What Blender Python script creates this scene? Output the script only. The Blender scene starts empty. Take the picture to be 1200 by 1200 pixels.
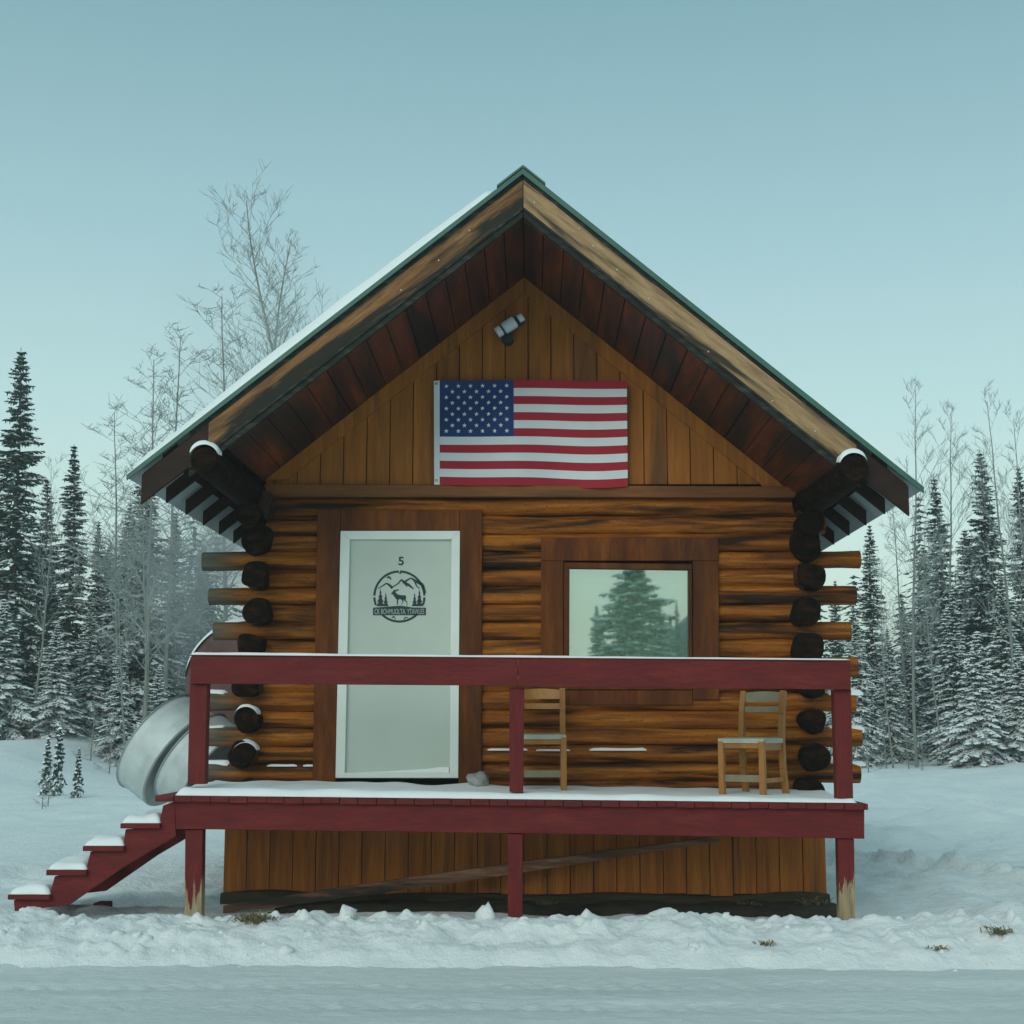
import bpy, bmesh, math, random
from mathutils import Vector, Matrix, Euler, noise
R = math.radians
scene = bpy.context.scene
C = scene.collection
# ------------------------------------------------------------ camera, sky, sun, exposure
FPX = 1723.0
CAM = Vector((0.0, -12.35, 1.41))
PITCH = math.atan(250/FPX); YAW = math.atan(25/FPX)
cam_d = bpy.data.cameras.new('camera'); cam = bpy.data.objects.new('camera', cam_d); C.objects.link(cam)
cam.location = CAM; cam.rotation_euler = Euler((math.pi/2+PITCH, 0, YAW)); scene.camera = cam
cam_d.sensor_width = 36; cam_d.lens = 36*FPX/1200; cam_d.clip_start = .1; cam_d.clip_end = 3000
CM = Euler((math.pi/2+PITCH, 0, YAW)).to_matrix()
CR, CU, CF = CM.col[0].copy(), CM.col[1].copy(), -CM.col[2]
def P(px, py, y):
    """the point of the vertical plane at distance y seen at photo position px, py (photo is 1200 wide)"""
    d = CF + CR*((px-600)/FPX) + CU*((600-py)/FPX)
    return CAM + d*((y-CAM.y)/d.y)
SUN_EL, SUN_AZ = R(28), R(205)      # azimuth clockwise from +Y: behind the camera, a little left
w = bpy.data.worlds.new("World"); scene.world = w; w.use_nodes = True
nt = w.node_tree; nt.nodes.clear()
o_ = nt.nodes.new('ShaderNodeOutputWorld'); bg = nt.nodes.new('ShaderNodeBackground')
sky = nt.nodes.new('ShaderNodeTexSky'); sky.sky_type = 'NISHITA'; sky.sun_disc = False
sky.sun_elevation = SUN_EL; sky.sun_rotation = SUN_AZ; sky.dust_density = 1.5; sky.ozone_density = 1.5
tc = nt.nodes.new('ShaderNodeTexCoord'); sx = nt.nodes.new('ShaderNodeSeparateXYZ')
rp = nt.nodes.new('ShaderNodeValToRGB')
nt.links.new(tc.outputs['Generated'], sx.inputs[0]); nt.links.new(sx.outputs[2], rp.inputs[0])
SKY = [(0.0, (.78,.92,.76)), (.10, (.67,.87,.77)), (.20, (.51,.735,.705)), (.32, (.355,.565,.595)), (.46, (.215,.40,.44)), (1.0, (.35,.54,.56))]
el = rp.color_ramp.elements
while len(el) < len(SKY): el.new(.5)
for e, (p_, c_) in zip(el, SKY): e.position = p_; e.color = (*c_, 1)
hz = nt.nodes.new('ShaderNodeVectorMath'); hz.operation = 'SCALE'; hz.inputs[3].default_value = 10.0
mx = nt.nodes.new('ShaderNodeMix'); mx.data_type = 'RGBA'; mx.inputs[0].default_value = .16
nt.links.new(rp.outputs[0], hz.inputs[0]); nt.links.new(hz.outputs[0], mx.inputs[6]); nt.links.new(sky.outputs[0], mx.inputs[7])
nt.links.new(mx.outputs[2], bg.inputs[0]); bg.inputs[1].default_value = .1
nt.links.new(bg.outputs[0], o_.inputs[0])
sl = bpy.data.lights.new('sun', 'SUN'); sl.energy = 1.0; sl.angle = R(35); sl.color = (.96, 1, .90)
so = bpy.data.objects.new('sun', sl); C.objects.link(so)
sd = Vector((math.sin(SUN_AZ)*math.cos(SUN_EL), math.cos(SUN_AZ)*math.cos(SUN_EL), math.sin(SUN_EL)))
so.rotation_euler = sd.to_track_quat('Z', 'Y').to_euler()
scene.view_settings.view_transform = 'Standard'; scene.view_settings.look = 'None'
scene.view_settings.exposure = .22; scene.view_settings.gamma = 1
scene.render.engine = 'CYCLES'
# ------------------------------------------------------------ helpers
def tag(o, label=None, cat=None, group=None, kind=None):
    if label: o['label'] = label
    if cat: o['category'] = cat
    if group: o['group'] = group
    if kind: o['kind'] = kind
    return o
def empty(name, loc, label, cat, group=None, rz=0):
    o = bpy.data.objects.new(name, None); C.objects.link(o); o.location = loc; o.rotation_euler = (0,0,rz)
    o.empty_display_size = .2
    bpy.context.view_layer.update()
    return tag(o, label, cat, group)
def link(name, me, mats, parent=None, smooth=False, bevel=0):
    o = bpy.data.objects.new(name, me); C.objects.link(o)
    for m in (mats if isinstance(mats, (list, tuple)) else [mats]): me.materials.append(m)
    if parent:
        o.parent = parent
        # built in world coordinates: undo the parents' placement
        M = Matrix.Identity(4); q = parent; chain = []
        while q: chain.append(q); q = q.parent
        for q in reversed(chain): M = M @ Matrix.LocRotScale(q.location, q.rotation_euler, q.scale)
        me.transform(M.inverted())
    if smooth: me.polygons.foreach_set('use_smooth', [True]*len(me.polygons))
    if bevel:
        b = o.modifiers.new('bevel', 'BEVEL'); b.width = bevel; b.segments = 2; b.limit_method = 'ANGLE'
    return o
class MB:
    def __init__(s): s.v = []; s.f = []; s.m = []
    def add(s, vs, fs, mi=0):
        n = len(s.v); s.v += [tuple(a) for a in vs]; s.f += [tuple(i+n for i in f) for f in fs]; s.m += [mi]*len(fs); return s
    def hexa(s, a, mi=0):   # 8 corners: bottom loop 0-3, top loop 4-7
        return s.add(a, [(3,2,1,0),(4,5,6,7),(0,1,5,4),(1,2,6,5),(2,3,7,6),(3,0,4,7)], mi)
    def box(s, x0, x1, y0, y1, z0, z1, mi=0):
        return s.hexa([(x0,y0,z0),(x1,y0,z0),(x1,y1,z0),(x0,y1,z0),(x0,y0,z1),(x1,y0,z1),(x1,y1,z1),(x0,y1,z1)], mi)
    def prism(s, pts, d, mi=0):   # front loop of points extruded by vector d
        n = len(pts); pts = [Vector(p) for p in pts]; d = Vector(d)
        nr = Vector((0,0,0))
        for i in range(n): nr += pts[i].cross(pts[(i+1) % n])
        if nr.dot(d) > 0: pts.reverse()
        vs = pts + [p+d for p in pts]
        return s.add(vs, [tuple(range(n)), tuple(range(2*n-1, n-1, -1))] + [((i+1) % n, i, n+i, n+(i+1) % n) for i in range(n)], mi)
    def ppx(s, pts, y0, y1, mi=0):   # outline given in photo positions on plane y0, extruded to y1
        return s.prism([P(a, b, y0) for a, b in pts], (0, y1-y0, 0), mi)
    def beam(s, a, b, wd, ht, up=(0,0,1), mi=0):
        a = Vector(a); b = Vector(b); d = (b-a).normalized(); up = Vector(up)
        sd_ = d.cross(up).normalized()*wd/2; u = sd_.cross(d).normalized()*ht/2
        return s.hexa([a-sd_-u, a+sd_-u, b+sd_-u, b-sd_-u, a-sd_+u, a+sd_+u, b+sd_+u, b-sd_+u], mi)
    def tube(s, pts, rs, n=12, cap=True, wob=0, seed=0, sq=1.0, mi=0):
        pts = [Vector(p) for p in pts]; rings = []
        if not isinstance(rs, (list, tuple)): rs = [rs]*len(pts)
        base = len(s.v)
        for i, p in enumerate(pts):
            d = (pts[min(i+1, len(pts)-1)]-pts[max(i-1, 0)]).normalized()
            a = d.cross(Vector((0,0,1)) if abs(d.z) < .9 else Vector((1,0,0))).normalized(); b = a.cross(d)
            for k in range(n):
                t = 2*math.pi*k/n; r = rs[i]
                q = a*math.cos(t)+b*math.sin(t)
                if sq != 1: q = a*math.copysign(abs(math.cos(t))**sq, math.cos(t)) + b*math.copysign(abs(math.sin(t))**sq, math.sin(t))
                if wob: r *= 1+wob*noise.noise(Vector((p.x*1.7+seed*7.3, p.y*1.7+math.cos(t)*.9, p.z*1.7+math.sin(t)*.9+seed)))
                s.v.append(tuple(p+q*r))
        for i in range(len(pts)-1):
            for k in range(n):
                k2 = (k+1) % n
                s.f.append((base+i*n+k, base+i*n+k2, base+(i+1)*n+k2, base+(i+1)*n+k)); s.m.append(mi)
        if cap:
            s.f.append(tuple(base+k for k in range(n-1, -1, -1))); s.m.append(mi)
            e = base+(len(pts)-1)*n; s.f.append(tuple(e+k for k in range(n))); s.m.append(mi)
        return s
    def mesh(s, name):
        me = bpy.data.meshes.new(name); me.from_pydata(s.v, [], s.f)
        if any(s.m): me.polygons.foreach_set('material_index', s.m)
        me.update()
        bm = bmesh.new(); bm.from_mesh(me)
        if len(bm.faces) < 60000: bmesh.ops.recalc_face_normals(bm, faces=bm.faces)
        bm.to_mesh(me); bm.free(); return me
    def build(s, name, mat, parent=None, smooth=False, bevel=0):
        return link(name, s.mesh(name), mat, parent, smooth, bevel)
def smooth_by_angle(o, deg=40):
    me = o.data; me.polygons.foreach_set('use_smooth', [True]*len(me.polygons))
    try: me.set_sharp_from_angle(angle=R(deg))
    except Exception: pass
def snow_slab(x0, x1, y0, y1, zf, th, name, parent, nx=60, ny=10, seed=0, drop=.3):
    """a layer of snow lying on the surface zf(x,y), rounded at its border"""
    m = MB(); top = []
    for j in range(ny+1):
        for i in range(nx+1):
            u, v = i/nx, j/ny; x = x0+(x1-x0)*u; y = y0+(y1-y0)*v
            ed = min(u*(x1-x0), (1-u)*(x1-x0), v*(y1-y0), (1-v)*(y1-y0))
            t = th(x, y) if callable(th) else th
            k = min(1, (ed/(t*.8+.005)))**.5
            x += .008*noise.noise(Vector((x*9, y*9, seed+5))); yy = y+.010*noise.noise(Vector((x*11, y*9, seed)))
            z = zf(x, y)+.004+t*k*(1+drop*noise.noise(Vector((x*3.1, y*4, seed))))
            m.v.append((x, yy, z))
    for j in range(ny):
        for i in range(nx):
            a = j*(nx+1)+i; m.f.append((a, a+1, a+nx+2, a+nx+1)); m.m.append(0)
    # skirt
    bd = [i for i in range(nx+1)]+[j*(nx+1)+nx for j in range(1, ny+1)]+[ny*(nx+1)+i for i in range(nx-1, -1, -1)]+[j*(nx+1) for j in range(ny-1, 0, -1)]
    n0 = len(m.v)
    for b in bd:
        x, y, z = m.v[b]; m.v.append((x, y, zf(x, y)+.002))
    for i in range(len(bd)):
        j = (i+1) % len(bd); m.f.append((bd[i], n0+i, n0+j, bd[j])); m.m.append(0)
    o = m.build(name, M['snow_cap'], parent, smooth=True)
    return o
# ------------------------------------------------------------ materials
M = {}
def nodes_mat(name, rough=.8, spec=.3):
    m = bpy.data.materials.new(name); m.use_nodes = True; t = m.node_tree; b = t.nodes['Principled BSDF']
    b.inputs['Roughness'].default_value = rough
    if 'Specular IOR Level' in b.inputs: b.inputs['Specular IOR Level'].default_value = spec
    M[name] = m; return m, t, b
def N(t, typ, **kw):
    n = t.nodes.new(typ)
    for k, v in kw.items(): setattr(n, k, v)
    return n
def ramp(t, src, stops):
    r = N(t, 'ShaderNodeValToRGB'); e = r.color_ramp.elements
    while len(e) < len(stops): e.new(.5)
    for q, (p_, c_) in zip(e, stops): q.position = p_; q.color = (*c_, 1) if len(c_) == 3 else c_
    t.links.new(src, r.inputs[0]); return r.outputs[0]
ROT = None
def noise_tex(t, scale, detail=6, vscale=(1,1,1), rough=.6, coord='Object', dist=0):
    c = N(t, 'ShaderNodeTexCoord'); mp = N(t, 'ShaderNodeMapping'); mp.inputs['Scale'].default_value = vscale
    n = N(t, 'ShaderNodeTexNoise'); n.inputs['Scale'].default_value = scale; n.inputs['Detail'].default_value = detail
    n.inputs['Roughness'].default_value = rough; n.inputs['Distortion'].default_value = dist
    if ROT:
        m0 = N(t, 'ShaderNodeMapping'); m0.inputs['Rotation'].default_value = (0, R(ROT), 0); t.links.new(c.outputs[coord], m0.inputs[0]); t.links.new(m0.outputs[0], mp.inputs[0])
    else: t.links.new(c.outputs[coord], mp.inputs[0])
    t.links.new(mp.outputs[0], n.inputs['Vector']); return n.outputs[0]
def mixc(t, fac, a, b, typ='MIX'):
    m = N(t, 'ShaderNodeMix', data_type='RGBA', blend_type=typ)
    for sock, v in ((0, fac), (6, a), (7, b)):
        if isinstance(v, (int, float)): m.inputs[sock].default_value = v
        elif isinstance(v, tuple): m.inputs[sock].default_value = (*v, 1)
        else: t.links.new(v, m.inputs[sock])
    return m.outputs[2]
def math_(t, op, a, b=None):
    m = N(t, 'ShaderNodeMath', operation=op)
    for i, v in enumerate((a, b)):
        if v is None: continue
        if isinstance(v, (int, float)): m.inputs[i].default_value = v
        else: t.links.new(v, m.inputs[i])
    return m.outputs[0]
def bump(t, b, h, strength=.3, dist=.01):
    bn = N(t, 'ShaderNodeBump'); bn.inputs['Strength'].default_value = strength; bn.inputs['Distance'].default_value = dist
    t.links.new(h, bn.inputs['Height']); t.links.new(bn.outputs[0], b.inputs['Normal'])
def wood(name, c0, c1, c2, vs=(.7,9,9), rough=.55, dark=None, dk=(.35,.55), seedscale=1.3, fine=60, bs=.4, spec=.3, dvs=None):
    """wood with grain running along the axis whose scale in vs is smallest"""
    m, t, b = nodes_mat(name, rough, spec)
    n1 = noise_tex(t, 2.2, 8, vs, .65, dist=.3); n2 = noise_tex(t, 1.0, 4, tuple(v*.35 for v in vs), .5)
    n3 = noise_tex(t, fine/10, 5, tuple(v*1.8 for v in vs), .7)
    col = ramp(t, n1, [(.28, c0), (.5, c1), (.72, c2)])
    col = mixc(t, ramp(t, n3, [(.35, (0,0,0)), (.7, (.55,.55,.55))]), col, c0)
    if dark:
        nd = noise_tex(t, seedscale, 6, dvs or tuple(v*.5 for v in vs), .62, dist=.6)
        col = mixc(t, ramp(t, nd, [(dk[0], (1,1,1)), (dk[1], (0,0,0))]), col, dark)
    t.links.new(col, b.inputs['Base Color']); bump(t, b, n3, bs, .006)
    return m, t, b, col
# logs: golden stained, dark streaks
m, t, b, col = wood('log', (.11,.026,.003), (.38,.115,.010), (.66,.25,.026), vs=(.5,6,8), rough=.55, dark=(.030,.011,.004), dk=(.37,.55), seedscale=1.5, dvs=(.5,4,8), bs=1.0, spec=.15, fine=110)
kc = N(t, 'ShaderNodeTexCoord'); kmp = N(t, 'ShaderNodeMapping'); kmp.inputs['Scale'].default_value = (3.2, 5, 7); kv = N(t, 'ShaderNodeTexVoronoi'); t.links.new(kc.outputs['Object'], kmp.inputs[0]); t.links.new(kmp.outputs[0], kv.inputs['Vector'])
col = mixc(t, ramp(t, kv.outputs['Distance'], [(.06, (1,1,1)), (.17, (0,0,0))]), col, (.030,.010,.004))
# weathered grey towards the exposed log tips
c = N(t, 'ShaderNodeTexCoord'); s_ = N(t, 'ShaderNodeSeparateXYZ'); t.links.new(c.outputs['Object'], s_.inputs[0])
ax = math_(t, 'MULTIPLY', s_.outputs[0], -1.0); nn = noise_tex(t, 2.5, 4, (.8,5,5), .6)
k = math_(t, 'ADD', math_(t, 'MULTIPLY', math_(t, 'SUBTRACT', ax, 2.38), 3.2), math_(t, 'MULTIPLY', math_(t, 'SUBTRACT', nn, .5), 1.6))
kk = N(t, 'ShaderNodeClamp'); t.links.new(k, kk.inputs[0])
gr = ramp(t, noise_tex(t, 4, 6, (.6,8,8), .6), [(.3, (.05,.052,.04)), (.7, (.15,.14,.10))])
t.links.new(mixc(t, kk.outputs[0], col, gr), b.inputs['Base Color'])
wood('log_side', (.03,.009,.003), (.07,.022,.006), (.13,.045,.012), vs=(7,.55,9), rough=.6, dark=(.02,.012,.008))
wood('end_grain', (.004,.002,.001), (.010,.004,.002), (.060,.020,.008), vs=(5,5,9), rough=.9, spec=.1)
wood('gable', (.24,.070,.005), (.36,.115,.008), (.47,.17,.016), vs=(8,8,.5), rough=.6, dark=(.13,.045,.008), dk=(.30,.46), bs=.4)
wood('skirting_wood', (.26,.072,.008), (.50,.150,.014), (.68,.24,.028), vs=(7,7,.45), rough=.65, dark=(.12,.045,.012), dk=(.32,.46), bs=.4)
wood('trim_brown', (.065,.014,.002), (.14,.036,.004), (.25,.075,.008), vs=(3,3,.5), rough=.6, spec=.15, dark=(.03,.012,.006), dk=(.3,.5), bs=.2)
wood('sill_brown', (.12,.036,.006), (.21,.068,.009), (.30,.11,.015), vs=(.5,6,8), rough=.55, dark=(.05,.02,.008), bs=.2)
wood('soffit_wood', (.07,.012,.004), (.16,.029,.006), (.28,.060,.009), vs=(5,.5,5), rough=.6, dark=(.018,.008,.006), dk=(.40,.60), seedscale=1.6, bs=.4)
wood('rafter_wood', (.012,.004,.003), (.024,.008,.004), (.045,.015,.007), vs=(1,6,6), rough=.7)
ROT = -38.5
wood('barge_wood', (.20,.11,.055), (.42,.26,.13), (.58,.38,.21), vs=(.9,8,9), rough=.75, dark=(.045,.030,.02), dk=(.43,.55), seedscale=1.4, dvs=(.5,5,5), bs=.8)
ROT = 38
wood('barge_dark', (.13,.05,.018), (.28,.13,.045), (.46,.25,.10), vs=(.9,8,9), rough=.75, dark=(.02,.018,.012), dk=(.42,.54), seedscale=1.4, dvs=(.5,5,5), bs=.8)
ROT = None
wood('drip_and_shadow_wood', (.008,.009,.007), (.022,.023,.018), (.10,.10,.08), vs=(2,8,6), rough=.8, bs=.6)
wood('chair_wood', (.25,.10,.020), (.36,.155,.034), (.45,.215,.055), vs=(4,4,1), rough=.45, bs=.1)
wood('plank_weathered', (.12,.045,.025), (.34,.16,.09), (.60,.42,.30), vs=(.5,6,9), rough=.8, dark=(.03,.022,.015), dk=(.36,.56), bs=.6)
wood('sill_log', (.030,.024,.014), (.06,.045,.025), (.10,.075,.04), vs=(.8,6,6), rough=.9, bs=.8)
def red_paint(name, vs):
    m, t, b = nodes_mat(name, .65, .2)
    n = noise_tex(t, 3, 6, vs, .6)
    col = ramp(t, n, [(.3, (.125,.011,.011)), (.55, (.160,.016,.015)), (.75, (.205,.028,.023))])
    w_ = noise_tex(t, 9, 7, vs, .75)
    col = mixc(t, ramp(t, w_, [(.66, (0,0,0)), (.72, (.8,.8,.8))]), col, (.30,.16,.12))
    col = mixc(t, ramp(t, noise_tex(t, 14, 6, vs, .8), [(.40, (.55,.55,.55)), (.56, (0,0,0))]), col, (.060,.010,.012))
    return m, t, b, col, n
m, t, b, col, n = red_paint('red_rail', (.7,4,4)); t.links.new(col, b.inputs['Base Color']); bump(t, b, n, .25, .006)
m, t, b, col, n = red_paint('red_post', (5,5,.7))
g = N(t, 'ShaderNodeNewGeometry'); s_ = N(t, 'ShaderNodeSeparateXYZ'); t.links.new(g.outputs['Position'], s_.inputs[0])
pe = math_(t, 'ADD', math_(t, 'MULTIPLY', s_.outputs[2], -4.0), math_(t, 'MULTIPLY', noise_tex(t, 4, 6, (4,4,.45), .75), 5.0))
pe = math_(t, 'SUBTRACT', pe, 1.15)
pe = math_(t, 'SUBTRACT', pe, math_(t, 'MULTIPLY', math_(t, 'LESS_THAN', math_(t, 'ABSOLUTE', s_.outputs[0]), 1.0), 9.0))
pk = ramp(t, pe, [(.50, (0,0,0)), (.54, (1,1,1))])
bare = ramp(t, noise_tex(t, 5, 5, (6,6,.6)), [(.3, (.20,.13,.07)), (.7, (.42,.32,.20))])
t.links.new(mixc(t, pk, col, bare), b.inputs['Base Color']); bump(t, b, n, .3, .008)
def snow_mat(name, col1, col2, bs=.5, fine=40, bd=.02):
    m, t, b = nodes_mat(name, .75, .25)
    n = noise_tex(t, 1.3, 6, (1,1,1), .6); n2 = noise_tex(t, fine, 6, (1,1,1), .7)
    t.links.new(ramp(t, n, [(.3, col1), (.7, col2)]), b.inputs['Base Color']); 
    bump(t, b, n2, bs, bd)
    return m, t, b
snow_mat('snow', (.74,.78,.80), (.86,.88,.88), .8, 9, .05)
snow_mat('snow_cap', (.82,.84,.85), (.88,.89,.90), .2, 30, .01)
snow_mat('snow_bank_mat', (.78,.80,.81), (.88,.88,.88), .7, 22, .03)
m, t, b = nodes_mat('road_snow', .55, .4)
n = noise_tex(t, 2.0, 8, (.25,1.6,1), .65); n2 = noise_tex(t, 5, 8, (1.2,4,1), .75); n3 = noise_tex(t, 60, 4, (1,1,1), .7)
t.links.new(ramp(t, n, [(.3, (.66,.70,.72)), (.55, (.77,.80,.80)), (.75, (.88,.89,.89))]), b.inputs['Base Color'])
bump(t, b, math_(t, 'ADD', n2, math_(t, 'MULTIPLY', n3, .25)), .8, .035)
def plain(name, col, rough=.6, metal=0, var=.12, scale=6):
    m, t, b = nodes_mat(name, rough)
    n = noise_tex(t, scale, 5); c1 = tuple(x*(1-var) for x in col); c2 = tuple(min(1, x*(1+var)) for x in col)
    t.links.new(ramp(t, n, [(.3, c1), (.7, c2)]), b.inputs['Base Color']); b.inputs['Metallic'].default_value = metal; return m
plain('white_paint', (.74,.78,.74), .45, var=.04); plain('door_paint', (.50,.56,.50), .45, var=.05, scale=2)
plain('decal_ink', (.020,.045,.050), .5); plain('seam_grey', (.42,.48,.44), .6)
plain('metal_green', (.055,.13,.10), .4); plain('metal_pale', (.42,.50,.52), .45, var=.1)
plain('black_plastic', (.015,.018,.02), .4); plain('lens_white', (.62,.70,.74), .25, var=.05)
plain('galvanised', (.56,.62,.62), .6, .25, .18, 3); plain('tank_brown', (.12,.07,.065), .6, var=.25)
plain('flag_red', (.36,.018,.035), .8, var=.06); plain('flag_white', (.66,.70,.72), .8, var=.03); plain('flag_blue', (.020,.045,.16), .8, var=.06)
plain('seat_pale', (.40,.41,.35), .7, var=.15, scale=14); plain('seat_grey', (.22,.195,.125), .7, var=.12, scale=14); plain('stone_grey', (.30,.32,.30), .85, var=.35, scale=18)
plain('blind_pale', (.80,.86,.76), .7, var=.03); plain('dark_room', (.01,.012,.012), .9); plain('brass', (.25,.17,.06), .35, .8)
plain('dry_grass', (.20,.16,.07), .8, var=.35, scale=12)
plain('soil', (.035,.030,.018), .95, var=.5, scale=9); plain('nail_metal', (.55,.50,.38), .5)
m, t, b = nodes_mat('window_glass', .02)
t.nodes.remove(b); gl = N(t, 'ShaderNodeBsdfGlossy'); gl.inputs['Roughness'].default_value = .018; gl.inputs[0].default_value = (.93,1,.95,1)
tr = N(t, 'ShaderNodeBsdfTransparent'); tr.inputs[0].default_value = (.8,.88,.84,1)
ms = N(t, 'ShaderNodeMixShader'); ms.inputs[0].default_value = .36
t.links.new(tr.outputs[0], ms.inputs[1]); t.links.new(gl.outputs[0], ms.inputs[2]); t.links.new(ms.outputs[0], t.nodes['Material Output'].inputs[0])
def foliage(name, c0, c1):
    m, t, b = nodes_mat(name, .75, .15)
    n = noise_tex(t, 1.1, 4); oi = N(t, 'ShaderNodeObjectInfo')
    col = ramp(t, math_(t, 'ADD', n, math_(t, 'MULTIPLY', math_(t, 'SUBTRACT', oi.outputs['Random'], .5), .3)), [(.35, c0), (.65, c1)])
    t.links.new(col, b.inputs['Base Color'])
foliage('needles', (.018,.058,.046), (.042,.098,.076))
plain('bark_spruce', (.085,.070,.058), .9, var=.3); plain('bark_pale', (.20,.205,.185), .85, var=.3, scale=3); plain('twig_frost', (.26,.29,.28), .9, var=.2)
plain('tree_snow', (.84,.87,.87), .8, var=.05); plain('hill_far', (.10,.15,.18), .9)
# ------------------------------------------------------------ ground
def sstep(a, b, v):
    t = min(1, max(0, (v-a)/(b-a))); return t*t*(3-2*t)
def fbm(x, y, s, o=4, seed=0):
    v = 0; a = 1
    for i in range(o):
        v += a*noise.noise(Vector((x*s, y*s, seed+i*3.7))); s *= 2.1; a *= .5
    return v
def gh(x, y):
    h = 0
    if y > 0:
        left = sstep(-9.5, -12.8, x)*sstep(8, 34, y)
        h += 1.18*left + .12*sstep(-6, -10, x)*sstep(8, 30, y)
        h += .33*sstep(5, 9, x)*sstep(6, 34, y)
        h += .22*math.exp(-((x-12.3)/3.2)**2-((y-24)/2.5)**2)
        h += .05*math.exp(-((x+9)/3)**2-((y-14)/2.5)**2)
    d = math.hypot(x, max(y, 0))
    k = sstep(4, 12, d)
    h += (.02+.09*k)*fbm(x, y, .35, 3, 2)+.026*fbm(x, y, 1.8, 4, 9)
    if x > 2.7 and y > -1.6: h += sstep(2.7, 3.6, x)*(.09*fbm(x*.8, y*.5, 1.1, 5, 31)+.07*abs(fbm(x*.6+y*.4, y*.6, 2.6, 4, 33)))
    if 2.9 < x < 9 and -1.6 < y < 8:      # shovelled ridge and tracks in the right yard
        c_ = 5.3-.34*(y+.5); c_ = x-(3.9+.25*(3-y)+.3*math.sin(y*1.3))
        h += .10*math.exp(-(c_/.16)**2)*(1+1.4*fbm(x, y, 5, 4, 5))*sstep(-1.6, -.9, y)*sstep(8, 4, y)
        h -= .035*sstep(.1, .5, -c_)*sstep(2.6, 3.2, x)
        h += .03*fbm(x, y, 4, 3, 11)
    if y > 2 and x > 2.7: h += .22*math.exp(-((x-6.6)/1.5)**2-((y-9.5)/1.3)**2)*(1+.5*fbm(x, y, 1.5, 3, 51))+.13*math.exp(-((x-4.2)/.8)**2-((y-6)/.8)**2)*(1+.6*fbm(x, y, 2.5, 3, 52))
    if y > 4 and x > 4:                  # a trodden trail
        for off in (0, .9):
            h -= .06*math.exp(-(((y-9-off)-.5*(x-6))/.22)**2)
    if -6 < x < -2.6 and -1.4 < y < 3: h += .05*fbm(x, y, 2.2, 4, 21)
    # under the cabin and porch it lies flat and a little lower
    h -= .03*sstep(2.9, 2.4, abs(x))*sstep(-1.9, -1.3, y)
    # dips under the road
    h -= .28*sstep(-2.4, -3.2, y)*sstep(-9.6, -9.0, y)
    return h
def frange(a, b, s):
    n = max(1, int(round((b-a)/s))); return [a+(b-a)*i/n for i in range(n)]
def grid(name, xs, ys, zf, mat, **kw):
    nx, ny = len(xs), len(ys)
    vs = [(x, y, zf(x, y)) for y in ys for x in xs]
    fs = [(j*nx+i, j*nx+i+1, (j+1)*nx+i+1, (j+1)*nx+i) for j in range(ny-1) for i in range(nx-1)]
    me = bpy.data.meshes.new(name); me.from_pydata(vs, [], fs); me.update()
    o = link(name, me, M[mat], None, smooth=True); tag(o, **kw); return o
xs = frange(-300, -60, 60)+frange(-60, -24, 3)+frange(-24, -8, .4)+frange(-8, -2.5, .09)+frange(-2.5, 2.7, .3)+frange(2.7, 8, .07)+frange(8, 24, .4)+frange(24, 60, 3)+frange(60, 301, 60)+[300]
ys = frange(-200, -80, 40)+frange(-80, -12, 6)+frange(-12, -2, .5)+frange(-2, 5, .07)+frange(5, 14, .16)+frange(14, 50, .5)+frange(50, 100, 5)+frange(100, 400, 50)+[400]
grid('ground', xs, ys, gh, 'snow', label='open snow covered yard around the cabin', kind='structure')
def road_h(x, y):
    h = -.045+.016*fbm(x*.4, y, .9, 3, 3)+.007*abs(fbm(x*.9, y*1.6, 5, 4, 41))
    for c_, w_ in ((-3.75, .16), (-4.35, .12), (-5.3, .2), (-5.75, .1), (-7.1, .2)):
        cc = c_+.05*math.sin(x*.5+c_*3); h -= .016*math.exp(-((y-cc)/w_)**2)
        if -4.6 < c_ < -3.6 : h += .006*math.exp(-((y-cc)/w_)**2)*math.sin(x*42+math.sin((y-cc)*30)*1.5)*(1+fbm(x, y, 3, 2, 6))
    h += .006*fbm(x*.7, y, 9, 4, 8)
    h -= .12*sstep(-2.95, -2.6, y)+.12*sstep(-9.0, -9.6, y)
    return h
grid('road', frange(-290, -6, 12)+frange(-6, 6, .025)+frange(6, 290, 12)+[290], frange(-10, -6, .2)+frange(-6, -2.6, .025)+[-2.6], road_h, 'road_snow', label='packed snow road with faint tyre marks', kind='structure')
def bank_h(x, y):
    e = -3.22+.10*fbm(x, 0, .8, 3, 1)            # road edge
    crest = .125+.045*fbm(x, 0, 1.6, 3, 4)
    t = (y-e)
    prof = (.75*sstep(-.1, .75, t)+.25*sstep(.0, .25, t))*(1-sstep(1.05, 1.62, t))
    z = -.075+(crest+.075)*prof+.02*fbm(x, y, 3.5, 4, 17)*sstep(-.3, .1, t)
    cl = noise.noise(Vector((x*5.2, y*5.2, 3)))
    v = noise.voronoi(Vector((x*6.5+.6*cl, y*6.5, 0)))[0]
    lump = .45*sstep(0, 1, max(0, .5-v[0])/.5)
    z += prof*(.058*lump/.45*(.5+abs(cl)*2)*sstep(-.15, .3, noise.noise(Vector((x*1.9, y*1.9, 7))))+.05*cl+.030*abs(fbm(x, y, 9, 4, 12)))
    return z
grid('snow_bank', frange(-60, -5.5, 1.5)+frange(-5.5, 5.5, .018)+frange(5.5, 61, 1.5), frange(-3.5, -1.35, .018)+[-1.35], bank_h, 'snow_bank_mat', label='low ploughed bank of lumpy snow along the road in front of the cabin', kind='structure')
rnd = random.Random(5)
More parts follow.
